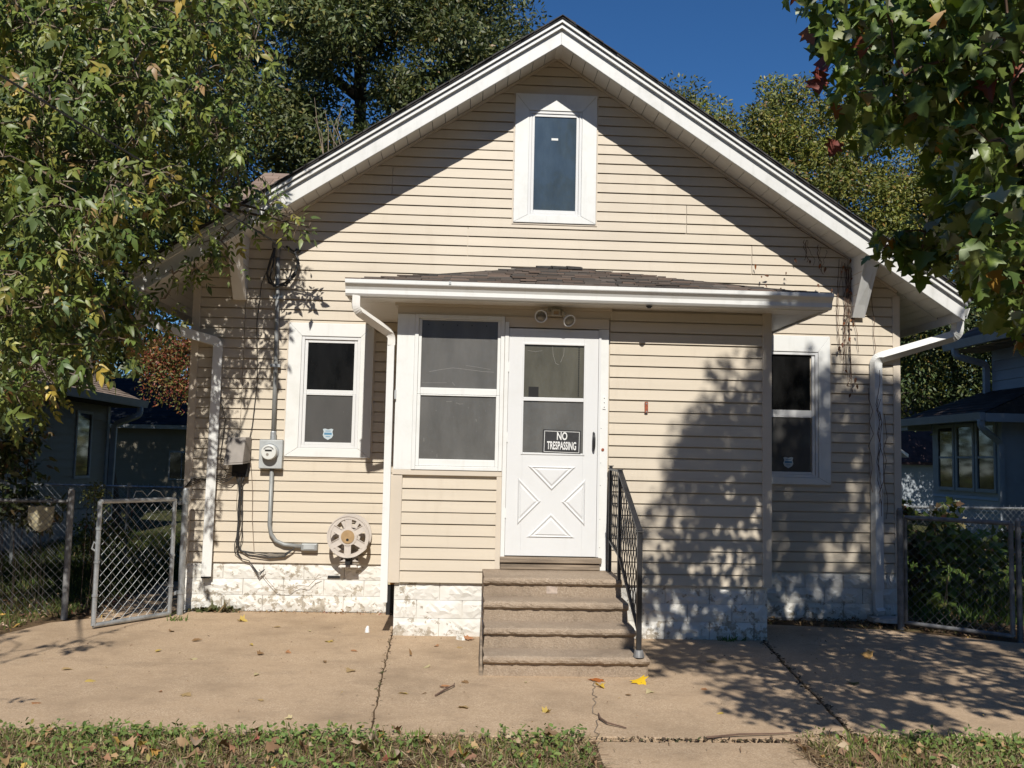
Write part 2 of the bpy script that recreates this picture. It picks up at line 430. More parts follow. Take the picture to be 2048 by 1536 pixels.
MAPLE='196,-470,401,27 312,-390,269,26 252,-525,369,21 243,-525,252,31 234,-522,386,28 185,-523,346,25 324,-391,337,22 226,-469,359,27 277,-420,305,32 160,-540,337,25 254,-512,338,21 261,-469,364,25 157,-549,370,30 261,-464,331,31 303,-453,268,29 244,-491,398,23 193,-550,381,24 157,-492,398,21 221,-502,290,26 191,-573,301,22 252,-518,414,23 309,-439,311,31 245,-489,294,28 235,-525,333,22 221,-565,304,29 228,-527,299,24 325,-388,302,24 237,-464,388,23 142,-523,406,27 219,-567,252,31 180,-489,357,31 275,-431,275,21 180,-554,345,22 278,-472,262,20 288,-464,339,23 204,-553,338,24 211,-469,442,27 202,-574,378,28 222,-490,336,20 197,-578,346,22 196,-509,374,26 189,-480,427,26 289,-396,314,20 174,-470,382,23 304,-428,253,23 277,-495,376,23 295,-465,444,29 269,-470,427,27 271,-420,341,27 246,-436,300,21 271,-490,318,30 163,-514,372,23 210,-518,345,20 240,-460,424,30 329,-409,315,20 247,-514,305,21 275,-477,399,22 229,-546,366,25 246,-466,278,21 291,-461,407,24 266,-497,350,22 222,-544,398,27 204,-440,284,11 224,-440,279,13 228,-440,294,14 245,-440,287,17 213,-440,292,10 614,-833,497,27 250,-886,884,31 401,-665,471,30 555,-851,561,34 545,-654,332,35 117,-764,492,34 319,-887,596,34 209,-602,281,21 502,-767,525,36 638,-626,714,26 629,-769,674,27 260,-675,406,25 407,-652,802,25 311,-692,358,38 181,-640,248,35 463,-747,744,26 328,-782,914,36 256,-601,649,33 425,-815,588,29 567,-811,560,27 455,-676,634,23 457,-747,689,33 169,-667,323,21 593,-870,589,23 449,-644,727,24 235,-659,645,23 496,-680,583,21 511,-527,583,27 562,-443,367,26 622,-757,478,22 285,-858,908,36 393,-446,279,35 577,-887,604,21 231,-742,441,22 326,-803,709,28 439,-625,673,29 408,-799,648,23 462,-504,608,23 616,-891,775,32 319,-729,367,35 341,-430,351,36 509,-618,364,37 525,-825,470,25 361,-627,330,36 497,-786,805,29 483,-543,350,26 302,-806,687,24 601,-712,585,23 382,-731,507,35 464,-667,692,29 502,-886,659,25 393,-894,499,20 505,-829,488,30 407,-693,516,21 171,-789,474,27 342,-664,430,21 310,-627,735,24 544,-648,280,25 560,-413,455,23 337,-691,490,31 162,-891,619,28 291,-690,427,20 627,-657,626,37 505,-608,712,28 280,-632,335,32 589,-739,859,29 385,-458,339,27 448,-847,484,28 273,-737,410,22 150,-706,446,28 317,-480,301,35 423,-549,630,30 440,-583,241,26 255,-785,382,30 290,-628,375,25 240,-870,620,23 414,-691,636,29 366,-390,245,21 487,-546,285,36 609,-361,523,25 470,-490,308,29 612,-727,385,20 358,-892,779,25 467,-693,618,21 427,-693,738,38 274,-761,484,27 387,-640,316,25 553,-727,369,24 169,-878,837,29 338,-681,767,34 347,-779,712,33 412,-751,706,35 158,-779,387,34 383,-762,728,25 626,-797,684,27 496,-738,366,38 615,-676,368,27 625,-815,550,37 501,-463,562,36 203,-659,293,23 591,-635,412,31 247,-661,279,21 561,-876,522,36 262,-759,518,26 337,-554,325,35 266,-520,259,36 477,-826,906,22 560,-702,579,37 315,-775,742,28 593,-669,324,25 541,-844,789,34 565,-605,333,23 626,-763,419,22 497,-380,453,23 477,-783,572,38 348,-747,559,29 623,-548,246,27 599,-783,673,29 168,-840,782,31 125,-797,550,20 306,-641,401,22 630,-848,751,27 407,-863,486,25 230,-725,321,38 439,-761,417,33 169,-761,362,26 477,-849,729,29 157,-840,482,27 244,-729,734,36 631,-732,513,33 315,-703,754,26 461,-531,675,23 438,-859,887,37 627,-375,264,31 260,-615,697,33 496,-476,241,23 463,-697,737,21 632,-539,641,25 429,-536,271,30 599,-396,293,26 512,-831,682,38 161,-721,647,28 362,-848,880,23 341,-452,586,33 337,-704,325,38 453,-619,716,27 353,-793,421,34 261,-789,408,21 402,-862,523,30 398,-857,599,29 402,-752,899,28 578,-768,570,24 150,-799,520,31 468,-613,453,20 476,-652,451,35 566,-653,407,28 574,-685,644,21 538,-694,352,33 634,-635,424,28 419,-788,831,29 474,-845,615,38 449,-666,344,31 557,-741,518,32 263,-674,361,22 520,-877,722,31 312,-717,448,23 305,-785,860,30 217,-439,480,33 459,-710,664,31 406,-626,595,25 614,-900,708,26 451,-872,569,31 206,-855,440,28 463,-674,596,34 598,-583,294,27 452,-380,358,29 511,-852,921,23 505,-614,453,31 348,-499,626,28 550,-367,414,28 344,-674,847,26 613,-644,329,25 596,-861,489,22 618,-640,554,31 489,-778,651,25 591,-770,835,31 393,-706,357,35 315,-578,315,22 336,-691,559,35 557,-598,398,22 216,-891,487,28 486,-827,457,33 516,-676,377,37 449,-630,574,27 564,-779,469,26 246,-670,333,35 432,-891,536,22 443,-654,559,27 354,-890,686,34 453,-745,361,35 379,-604,368,33 623,-733,464,32 600,-619,361,34 383,-668,410,32 503,-887,897,32 529,-729,465,36 430,-646,363,23 249,-677,670,30 385,-784,475,23 416,-704,320,37 541,-874,660,31 573,-771,882,29 520,-672,652,24 344,-560,621,36 616,-606,732,35 271,-734,790,26 635,-868,482,38 335,-787,860,27 116,-787,630,26 475,-613,703,23 375,-649,749,37 554,-695,394,20 527,-793,844,23 268,-489,537,27 340,-705,522,24 589,-609,570,20 260,-756,355,21 168,-849,823,29 631,-809,772,38 449,-895,707,37 578,-719,667,30 341,-587,687,25 357,-498,437,34 393,-748,405,27 178,-513,496,38 318,-699,422,25 629,-832,917,31 432,-742,879,22 571,-817,864,37 424,-676,387,24 120,-693,475,30 490,-834,421,27 240,-659,425,21 636,-755,880,25 282,-672,347,25 302,-791,893,23 368,-738,884,22 438,-703,675,33 327,-682,651,23 299,-867,909,24 389,-712,722,27 232,-875,910,22 394,-737,706,35 440,-769,780,23 444,-829,875,22 339,-798,819,31 378,-885,777,22 417,-847,975,30 387,-783,720,26 368,-877,815,34 453,-731,738,30 452,-878,870,31 429,-760,712,22 426,-840,841,30 329,-713,880,35 179,-818,799,32 352,-833,915,25 229,-742,708,26 363,-674,836,33 213,-894,870,35 238,-674,695,25 316,-730,828,25 394,-752,790,21 360,-852,776,24 442,-830,806,21 406,-856,937,21 194,-751,757,21 424,-789,880,32 334,-893,851,33 411,-671,725,23 450,-728,705,24 304,-851,963,31 390,-852,830,22 354,-706,747,28 392,-760,902,26 314,-840,807,31 331,-865,941,32 453,-688,764,34 391,-810,936,22 211,-739,742,32 458,-796,898,27 174,-756,761,21 395,-820,851,27 212,-731,775,33 383,-692,615,35 415,-754,816,22 310,-668,681,27 369,-732,657,28 418,-716,831,27 383,-724,826,32 133,-761,671,26 294,-693,720,35 180,-674,644,29 258,-839,804,34 238,-800,758,27 274,-768,755,27 358,-774,863,32 445,-742,676,32 183,-856,840,25 261,-666,766,28 425,-842,876,28 387,-848,768,31 329,-839,877,22 347,-715,654,29 334,-729,766,26 297,-862,873,28 407,-667,771,34 257,-862,928,36 339,-751,797,23 401,-743,837,23 410,-826,767,22 299,-745,780,35 442,-808,760,36 431,-673,615,33 353,-691,725,23 409,-711,637,34 407,-779,693,29 272,-736,720,22 237,-675,647,24 258,-751,825,30 633,-602,665,40 669,-678,600,29 456,-473,592,32 426,-538,544,37 478,-698,791,26 673,-569,625,31 604,-737,760,37 627,-502,543,37 536,-493,501,30 615,-681,850,39 586,-646,556,28 644,-368,421,26 550,-361,474,28 452,-714,645,41 449,-622,522,35 458,-423,595,31 684,-574,526,32 597,-653,651,31 458,-739,844,40 505,-445,594,31 506,-618,563,27 563,-450,447,33 649,-424,441,31 631,-615,746,29 517,-720,736,30 692,-682,649,38 702,-506,431,31 644,-354,514,27 670,-424,510,35 603,-559,518,30 605,-673,770,26 512,-539,690,36 532,-422,514,32 456,-576,745,40 669,-585,563,37 567,-418,625,34 692,-632,642,31 662,-728,763,25 437,-439,478,35 605,-500,465,34 672,-540,734,37 530,-544,564,30 443,-395,556,37 690,-453,373,26 601,-443,429,37'
LEFT='-450,-86,202,27 -482,-24,594,34 -398,-88,428,31 -282,-112,545,27 -467,-121,587,32 -404,-6,378,35 -383,-56,494,22 -465,-121,388,33 -396,-251,293,24 -267,-196,470,30 -378,-61,360,22 -431,-98,469,22 -326,-156,401,34 -322,-198,354,26 -522,15,623,28 -249,-251,506,32 -295,-151,581,27 -526,-22,283,28 -521,-43,514,33 -376,-129,490,34 -458,-49,569,28 -397,-8,301,33 -485,-14,271,26 -431,-28,404,25 -440,-57,329,33 -490,23,472,28 -507,-31,465,26 -383,-19,639,35 -343,-120,347,22 -451,-26,314,31 -408,-237,340,23 -415,-50,589,33 -386,-105,302,35 -454,-22,276,23 -427,-164,410,31 -349,-183,424,27 -500,29,643,23 -371,-197,460,34 -298,-196,443,24 -347,-272,439,30 -526,-19,337,35 -394,-42,391,23 -442,-102,548,23 -454,-53,275,35 -475,-76,403,31 -416,-56,476,24 -394,-212,501,30 -431,-64,542,25 -416,-90,523,23 -416,-72,395,33 -448,-11,629,26 -327,-57,416,27 -402,-111,599,35 -412,-238,243,34 -278,-116,444,24 -493,-77,481,28 -516,-8,648,25 -473,-17,395,25 -339,-271,304,33 -359,-180,384,24 -286,-87,540,24 -427,-180,240,25 -447,18,326,33 -493,-7,322,32 -408,-67,523,25 -417,-141,339,27 -462,-125,218,23 -404,-210,303,29 -458,-91,234,30 -311,-68,446,30 -416,-149,295,25 -404,-160,534,36 -406,-243,495,23 -484,-95,370,30 -357,-96,356,23 -308,-276,490,23 -333,-87,505,29 -381,-252,256,33 -347,-260,265,24 -330,-162,339,31 -445,-194,548,27 -360,-149,543,31 -368,-80,266,26 -308,-138,538,32 -501,-61,558,31 -410,-33,524,24 -398,-29,499,31 -318,-77,584,24 -388,-20,554,25 -375,-94,412,27 -478,-52,434,28 -362,-191,310,23 -421,-20,552,35 -559,-4,594,26 -311,-205,500,29 -386,-72,566,30 -489,-82,445,32 -452,-49,486,28 -252,-115,461,31 -351,-217,435,32 -470,5,501,30 -291,-174,363,30 -375,-249,430,28 -281,-176,565,29 -362,-216,281,24 -397,-163,277,28 -352,-164,361,26 -501,-57,499,22 -504,-56,267,23 -417,5,426,24 -532,-49,623,35 -355,-122,550,27 -259,-152,554,29 -401,-235,200,26 -288,-229,376,25 -329,-87,551,22 -267,-81,486,26 -375,-102,474,29 -280,-66,616,25 -368,-157,329,31 -541,23,472,34 -419,-180,341,22 -303,-117,453,26 -463,-74,312,32 -373,-205,227,34 -309,-106,547,23 -514,14,277,32 -384,9,615,29 -268,-127,398,26 -421,-5,520,36 -309,-220,469,27 -417,-233,446,26 -436,-112,411,26 -442,7,285,23 -403,-110,274,23 -496,-21,354,29 -313,-225,358,30 -505,-39,300,26 -480,30,298,33 -289,-150,483,26 -509,-9,494,32 -553,29,291,23 -507,-18,616,33 -340,-237,310,28 -415,6,264,33 -439,-187,443,27 -482,-32,559,23 -468,-61,209,31 -354,-249,361,36 -312,-181,380,25 -240,-193,548,34 -551,23,414,24 -304,-208,417,29 -460,-74,509,29 -276,-226,542,27 -428,-53,423,28 -395,-200,420,34 -395,-122,530,34 -522,-12,224,34 -530,-8,522,27 -290,-113,488,34 -389,6,429,26 -493,-81,257,29 -483,-104,318,23 -378,-250,483,25 -448,-47,449,28 -392,-163,238,31 -487,17,586,23 -514,-27,382,26 -448,-2,483,25 -310,-67,612,29 -467,-122,300,30 -327,-172,533,24 -491,18,387,32 -529,3,305,25 -297,-141,433,27 -272,-125,579,29 -293,-258,440,36 -428,-11,593,35 -442,-130,356,27 -375,-227,393,28 -383,-31,462,23 -307,-266,355,25 -458,-2,361,26 -321,-222,529,31 -328,-221,242,31 -529,-15,408,23 -432,-65,221,28 -364,-97,591,28 -376,-285,367,26 -435,-144,522,30 -339,-250,483,30 -334,-193,301,35 -251,-113,427,24 -386,23,531,22 -454,-45,397,23 -309,-126,402,26 -274,-215,442,30 -537,28,265,25 -315,-262,330,25 -339,-144,573,26 -405,-150,441,22 -318,-120,478,23 -440,-144,210,33 -361,-205,495,26 -396,-220,452,26 -254,-174,425,27 -462,-16,540,34 -381,-81,530,26 -359,-121,449,32 -387,-55,302,30 -412,-56,318,24 -439,-37,535,23 -259,-59,632,22 -362,-270,329,24 -501,-49,351,24 -339,-93,449,25 -378,-261,513,30 -266,-65,543,33 -272,-74,424,26 -425,-207,356,30 -380,30,574,30 -401,-171,381,34 -469,24,633,27 -438,-71,617,26 -271,-197,512,30 -426,-115,208,22 -447,-112,441,31 -422,-142,365,22 -511,10,590,24 -313,-171,480,36 -414,-88,552,34 -482,-20,468,27 -376,-135,255,24 -413,-168,317,23 -430,-78,269,30 -379,20,392,30 -400,-261,433,25 -410,-77,600,22 -555,13,647,30 -342,-206,391,34 -506,17,204,24 -348,-79,409,27 -375,-119,580,24 -350,-174,563,23 -228,-169,514,25 -326,-92,607,31 -388,-18,340,29 -383,-50,537,29 -303,-183,546,23 -379,-73,620,27 -303,-90,388,25 -535,-18,477,30 -257,-96,612,36 -409,-158,480,23 -511,-76,612,32 -287,-160,389,24 -385,-126,353,25 -379,-36,269,32 -408,-102,456,23 -353,-199,329,24 -398,-265,398,32 -368,-170,444,23 -539,24,234,30 -335,-109,419,34 -407,-179,203,31 -494,-28,243,34 -413,-222,478,28 -333,-68,381,30 -444,-71,471,25 -253,-121,509,30 -410,26,304,34 -364,-66,433,34 -395,-86,347,36 -390,-281,277,26 -489,-60,588,27 -448,-165,232,22 -327,-276,418,22 -355,-94,291,25 -434,-163,261,29 -429,-194,499,31 -360,-211,358,35 -519,-5,443,25 -361,-264,413,24 -397,-142,468,23 -496,15,353,25 -406,-136,560,33 -370,-222,308,26 -495,-115,538,35 -418,27,648,33 -246,-100,540,30 -341,-200,475,23 -267,-148,450,28 -368,-78,381,22 -489,8,550,32 -335,-281,334,28 -466,-103,529,30 -448,12,651,30 -358,-162,486,35 -443,-169,537,23 -504,-62,236,28 -386,-10,586,34 -370,-131,419,28 -362,-281,284,29 -314,-253,513,33 -476,-8,435,27 -306,-248,482,30 -398,-85,261,31 -491,-81,334,34 -536,-15,373,25 -410,-224,537,22 -420,-114,232,24 -291,-129,518,23 -237,-131,587,36 -434,-83,431,24 -414,-208,395,28 -383,-90,501,25 -442,-106,596,27 -465,26,254,29 -478,-147,509,24 -480,-37,634,35 -412,-245,372,23 -406,-117,394,35 -417,24,498,30 -359,-70,467,30 -387,-184,322,29 -432,-50,300,24 -486,-55,306,24 -292,-86,572,33 -451,-11,446,23 -653,65,554,37 -536,-23,837,43 -552,-221,247,37 -668,92,686,42 -685,-91,801,38 -570,-101,254,40 -688,-215,384,48 -395,-216,706,43 -563,-278,665,42 -394,-135,620,41 -715,-205,677,49 -549,-249,466,36 -492,-137,837,40 -621,30,758,46 -677,3,415,36 -719,-28,765,49 -521,-144,326,35 -560,79,728,49 -698,-3,569,35 -718,-23,213,46 -563,-139,399,41 -798,-32,482,35 -407,-255,619,36 -666,119,581,39 -542,-134,685,44 -808,-112,476,41 -571,-39,254,39 -549,-187,526,47 -486,-193,189,43 -599,-214,351,37 -754,-35,596,46 -744,-174,592,43 -296,-236,596,44 -650,-158,212,36 -556,-288,360,44 -287,28,700,47 -389,-91,816,48 -615,58,701,40 -754,-70,535,47 -436,-249,421,46 -382,16,808,47 -702,-4,358,40 -653,-27,301,37 -742,-105,660,46 -701,39,470,39 -564,-131,537,39 -512,-183,482,38 -552,-163,450,40 -342,-83,713,37 -733,-65,436,39 -646,131,462,48 -475,13,794,42 -328,-153,666,41 -711,-104,385,43 -785,17,625,44 -423,-134,766,47 -718,103,429,39 -357,-252,544,49 -522,85,783,42 -622,44,312,42 -496,-263,479,45 -239,-156,635,40 -649,-259,612,49 -746,-103,278,46 -594,14,824,50 -684,61,385,38 -739,45,324,38 -260,-105,674,46 -689,-170,447,41 -721,73,656,39 -768,73,480,43 -627,-5,197,36 -568,-82,186,41 -632,-154,438,46 -605,-51,815,41 -479,-151,256,48 -576,-150,297,43 -674,-20,710,46 -626,-177,741,36 -628,-200,484,36 -769,20,451,35 -628,-244,281,36 -528,32,777,37 -785,-25,326,38 -498,-187,689,36 -672,-215,547,48 -804,-82,630,48 -385,79,729,41 -542,-293,596,36 -361,30,694,39 -603,-118,778,44 -423,-135,839,39 -348,-168,763,40 -746,-147,523,49 -532,-179,804,44 -450,-261,578,40 -625,80,440,36 -734,-4,513,45 -664,-112,702,46 -589,-128,621,47 -696,-45,645,47 -640,-114,257,48 -217,-25,682,48 -607,-196,232,47 -479,26,704,40 -430,-198,804,46 -618,-170,649,37 -289,-18,758,35 -471,-31,864,48 -744,-119,450,39 -504,-262,629,45 -678,81,297,36 -741,-25,708,42 -593,-250,708,39 -619,-142,338,37 -673,-201,732,41 -360,-23,673,44 -657,-144,599,42 -544,-200,602,45 -585,-165,174,36 -425,-126,692,43 -594,-280,527,42 -481,-230,295,46 -731,-152,243,37 -364,-28,742,45 -562,-129,820,40 -766,-37,258,43 -448,-199,591,37 -701,-61,296,40 -536,-281,543,41 -293,-55,705,43 -493,-243,383,39 -704,-228,484,49 -578,-24,724,43 -480,-99,744,42 -299,-216,681,38 -513,-97,871,43 -595,-240,576,42 -667,-134,764,35 -642,-143,816,36 -439,-279,506,43 -798,-69,370,45 -782,-150,366,46 -747,39,578,41 -726,-214,330,47 -636,-47,224,38 -746,-188,414,36 -461,-164,734,37 -407,23,739,46 -668,-71,754,41 -308,-141,605,38 -517,-165,372,38 -654,25,241,50 -467,-211,501,43 -715,-234,623,39 -651,-257,418,41 -694,-82,183,40 -656,48,612,43 -464,-195,423,44 -645,126,375,48 -702,-42,483,35 -329,-109,768,36 -341,-87,648,42 -674,-203,301,36 -376,-159,702,35 -275,-162,704,45 -549,-212,660,38 -815,1,536,45 -609,84,226,36 -349,-227,658,39 -350,-560,360,20 -390,-580,320,22 -430,-550,370,25 -375,-540,210,20 -330,-590,215,17 -450,-530,260,25 -420,-460,390,25 -470,-420,410,30 -460,-360,430,30'
# ------------------------------------------------------------------ ground and pavement
g = MB(); g.quad((-250,-250,-0.03),(250,-250,-0.03),(250,250,-0.03),(-250,250,-0.03))
struct(g.build('ground', M['lawn']))
g = MB(); g.poly([(-9,-14,-0.022),(9,-14,-0.022),(9,-4.0,-0.022),(-9,-4.0,-0.022)])
struct(g.build('front_yard', M['soil']))
g = MB(); g.poly([(2.38,0.1,-0.018),(2.38,-0.35,-0.018),(4.6,-1.3,-0.018),(7.5,-2.0,-0.018),(7.5,2.2,-0.018),(4.2,2.2,-0.018)])
struct(g.build('side_yard', M['soil']))
g = MB(); g.poly([(-9,-2.1,-0.018),(-4.25,-1.42,-0.018),(-3.6,-0.4,-0.018),(-3.2,1.2,-0.018),(-9,1.2,-0.018)])
struct(g.build('left_yard', M['soil']))

pav = struct(thing('pavement', 'brown weathered concrete apron in front of the house', 'pavement', (0.5,-2.5,0)))
del pav['category']
pav['label'] = 'brown weathered concrete apron in front of the house'
def slab(pts, z=0.0, th=0.09):
    k = len(pts)
    mb = MB()
    pts = [(p[0], p[1], z if len(p) < 3 else p[2]) for p in pts]
    mb.prism([(p[0], p[1], p[2]-th) for p in pts], (0,0,th))
    return mb.build('slab', M['concrete'], pav, bevel=0.006)
def wob(p, q, n, amp, seed):
    r = random.Random(seed); out = []
    for i in range(n+1):
        t = i/n; dx = 0 if i in (0, n) else r.uniform(-amp, amp)
        out.append((p[0]+(q[0]-p[0])*t+dx, p[1]+(q[1]-p[1])*t+ (0 if i in (0,n) else r.uniform(-amp,amp))))
    return out
cl = wob((-0.985,-0.9),(-0.862,-4.2), 26, 0.007, 1)
cr = wob((2.40,-0.7),(1.93,-4.2), 26, 0.010, 2)
front_l = wob((-9,-4.1),(-0.87,-4.19), 60, 0.03, 3)
slab(wob((-9,-4.1),(-0.872,-4.19),60,0.03,3)[:-1] + [(x-0.004,y) for x,y in reversed(cl)] + [(-0.99,-0.02),(-3.0,-0.02),(-3.2,-0.3),(-3.78,-0.5),(-4.1,-0.8),(-4.25,-1.42),(-9,-2.1)])
slab([(x+0.004,y) for x,y in cl][::-1][::-1] + wob((-0.85,-4.2),(1.92,-4.24),24,0.015,4)[1:-1] + [(x-0.012,y) for x,y in reversed(cr)] + [(2.36,-0.02),(-0.985,-0.02)], z=0.004)
slab([(x+0.012,y) for x,y in cr] + wob((1.96,-4.12),(7.5,-4.1),40,0.03,6)[1:] + [(7.5,-1.9),(4.7,-1.15),(3.7,-0.55),(2.42,-0.32)], z=-0.002)
slab(wob((0.41,-4.27),(0.40,-9),14,0.02,8) + wob((1.40,-9),(1.55,-4.27),14,0.02,9), z=-0.006)
slab([(-3.9,-0.42),(-3.25,-0.25),(-3.2,2.2),(-4.0,2.2)], z=-0.012)
# dirt lodged in the joints and the hairline crack by the steps
mb = MB()
for a, w in ((cl, 0.014), (cr, 0.028)):
    for i in range(len(a)-1):
        p, q = a[i], a[i+1]
        mb.quad((p[0]-w,p[1],-0.012),(p[0]+w,p[1],-0.012),(q[0]+w,q[1],-0.012),(q[0]-w,q[1],-0.012))
mb.build('joint_dirt', M['soil'], pav)
mb = MB()
ck = wob((0.60,-2.79),(0.42,-4.24), 22, 0.022, 14)
for i in range(len(ck)-1):
    p, q = ck[i], ck[i+1]; w = 0.0035
    mb.quad((p[0]-w,p[1],0.0075),(p[0]+w,p[1],0.0075),(q[0]+w,q[1],0.0075),(q[0]-w,q[1],0.0075))
mb.build('crack', M['dark_wood'], pav)

# ------------------------------------------------------------------ the house
X0 = 0.498; XL, XR = -3.186, 4.182; P = -1.24; EXP = 0.103; SLOPE = 0.655
house = thing('house', 'small beige vinyl sided gable house with white trim and enclosed entry porch', 'house', (X0, 0, 0))

def board(x0b, x1b, x0t, x1t, zb, zt, Y, m, parent, name='siding_board', lip=0.027):
    mb = MB()
    lip += random.uniform(-0.0025, 0.0025); zb += random.uniform(-0.0016, 0.0016)
    f = 1-0.011/max(zt-zb, 0.02); xs0 = x0b+(x0t-x0b)*f; xs1 = x1b+(x1t-x1b)*f; zs = zt-0.011
    yb, yt, yi = Y-lip, Y-lip+0.010, Y-0.001
    mb.quad((x0b,yb,zb),(x1b,yb,zb),(xs1,yt,zs),(xs0,yt,zs))
    mb.quad((xs0,yt,zs),(xs1,yt,zs),(xs1,yi,zs),(xs0,yi,zs))
    mb.quad((xs0,yi,zs),(xs1,yi,zs),(x1t,yi,zt+0.002),(x0t,yi,zt+0.002))
    mb.quad((x0b,yb,zb),(x0b,yi,zb+0.002),(x1b,yi,zb+0.002),(x1b,yb,zb))
    mb.quad((x0b,yb,zb),(xs0,yt,zs),(xs0,yi,zs),(x0b,yi,zb)); mb.quad((x1b,yb,zb),(x1b,yi,zb),(xs1,yi,zs),(xs1,yt,zs))
    o = link(name, None if False else mb.mesh(name, m), parent)
    return o
def boards(parent, xl, xr, z0, z1, Y, exp, openings, m, seams=()):
    fl = xl if callable(xl) else (lambda z: xl)
    fr = xr if callable(xr) else (lambda z: xr)
    z = z0
    while z < z1 - 0.01:
        zt = min(z+exp, z1)
        segs = [(fl(z), fl(zt), fr(z), fr(zt))]
        for (a, b, c, d) in openings:
            if min(zt, d)-max(z, c) > 0.5*(zt-z):
                ns = []
                for s in segs:
                    if s[2] <= a or s[0] >= b: ns.append(s); continue
                    if s[0] < a: ns.append((s[0], s[1], a, a))
                    if s[2] > b: ns.append((b, b, s[2], s[3]))
                segs = ns
        for xs, za, zb_ in seams:
            if za < z < zb_:
                ns = []
                for s in segs:
                    if s[0] < xs-0.02 and s[2] > xs+0.02:
                        ns += [(s[0], s[1], xs-0.0025, xs-0.0025), (xs+0.0025, xs+0.0025, s[2], s[3])]
                    else: ns.append(s)
                segs = ns
        for s in segs:
            if s[2]-s[0] > 0.015:
                board(s[0], s[2], s[1], s[3], z, zt, Y, m, parent)
        z = zt

WA = 5.837
def half(z): return min(3.684, max(0.0, (WA-0.012-z)/SLOPE))
struct(MB().box(-60,60,-24,-15,-0.06,-0.02).build('street', mat('asphalt', (0.05,0.05,0.052), 0.9, 0.3, 2.0, bmp=0.4)))  # unseen dark road, added to cut the light bounced onto the facade
# front wall core and side walls
mb = MB()
zc = WA-SLOPE*3.684
mb.prism([(XL+0.02,0.0,0.44),(XR-0.02,0.0,0.44),(XR-0.02,0.0,zc),(X0,0.0,WA),(XL+0.02,0.0,zc)], (0,9.5,0))
wall = mb.build('front_wall', M['siding_trim'], house)
OPEN = [(0.10,0.90,4.08,5.39),(-2.17,-1.37,1.59,2.88),(2.59,3.39,1.41,2.89)]
boards(wall, lambda z: X0-half(z)+ (0.075 if z < zc-0.1 else 0.0), lambda z: X0+half(z)-(0.075 if z < zc-0.1 else 0.0), 0.482, WA-0.03, 0.0, EXP, OPEN, M['siding'], seams=[(-2.655,0.9,3.2),(-0.4,3.62,3.9),(1.9,3.9,4.2),(-1.2,4.2,4.5),(2.6,3.5,3.8)])
for x0, x1 in ((XL, XL+0.078), (XR-0.078, XR)):
    MB().box(x0, x1, -0.033, 0.08, 0.47, zc-0.045).build('corner_board', M['siding_trim'], wall, bevel=0.004)
# frieze channel under the rake soffit
for s in (-1, 1):
    mb = MB()
    mb.prism([(X0, -0.036, WA-0.004), (X0+s*3.66, -0.036, WA-0.004-SLOPE*3.66), (X0+s*3.66, -0.036, WA-0.034-SLOPE*3.66), (X0, -0.036, WA-0.034)], (0, 0.040, 0))
    mb.build('frieze_channel', M['siding_trim'], wall)

# foundation: rock faced block
def block_mesh(seed):
    r = random.Random(seed); nx, nz = 12, 6; mb = MB()
    for j in range(nz):
        for i in range(nx):
            u, w = i/(nx-1), j/(nz-1)
            edge = min(u*6, (1-u)*6, w*3.2, (1-w)*3.2, 1)
            d = -0.002-0.014*edge*(0.15+r.random()*1.0) if 0 < i < nx-1 and 0 < j < nz-1 else -0.002
            jx = r.uniform(-.025,.025) if 0 < i < nx-1 else 0
            mb.v.append((u+jx, d, w + (r.uniform(-.06,.06) if 0 < j < nz-1 else 0)))
    for j in range(nz-1):
        for i in range(nx-1):
            a = j*nx+i
            if r.random() < .5: mb.f += [(a,a+1,a+nx+1),(a,a+nx+1,a+nx)]
            else: mb.f += [(a,a+1,a+nx),(a+1,a+nx+1,a+nx)]
    n = len(mb.v); mb.v += [(0,0.05,0),(1,0.05,0),(1,0.05,1),(0,0.05,1)]
    c = (0, nx-1, nz*nx-1, (nz-1)*nx)
    for k in range(4):
        mb.f.append((c[k], n+k, n+(k+1)%4, c[(k+1)%4]))
    return mb.mesh('foundation_block', M['block'])
BLK = [block_mesh(s) for s in range(8)]
def foundation(name, x0, x1, Y, z1, courses, depth):
    mb = MB().box(x0+0.01, x1-0.01, Y+0.012, Y+depth, -0.05, z1)
    f = mb.build(name, M['mortar'], house)
    h = z1/courses; k = 0
    for c in range(courses):
        x = x0 + (0 if c % 2 == 0 else -0.2)
        while x < x1-0.01:
            a, b = max(x, x0), min(x+0.402, x1)
            if b-a > 0.03:
                o = link('foundation_block', BLK[(k*5+c*3) % 8], f)
                o.location = (a+0.003, Y, c*h+0.0015); o.scale = (b-a-0.006, 1, h-0.003)
                k += 1
            x += 0.402
    return f
foundation('foundation', XL+0.02, P*0-1.0, 0.0, 0.478, 3, 0.4)
foundation('foundation', 2.36, XR-0.02, 0.0, 0.478, 3, 0.4)
foundation('porch_foundation', -0.965, 2.375, P+0.012, 0.472, 3, 1.2)
MB().box(-1.72,-1.60,-0.016,0.02,0.335,0.362).build('vent_grate', M['dark'], house)

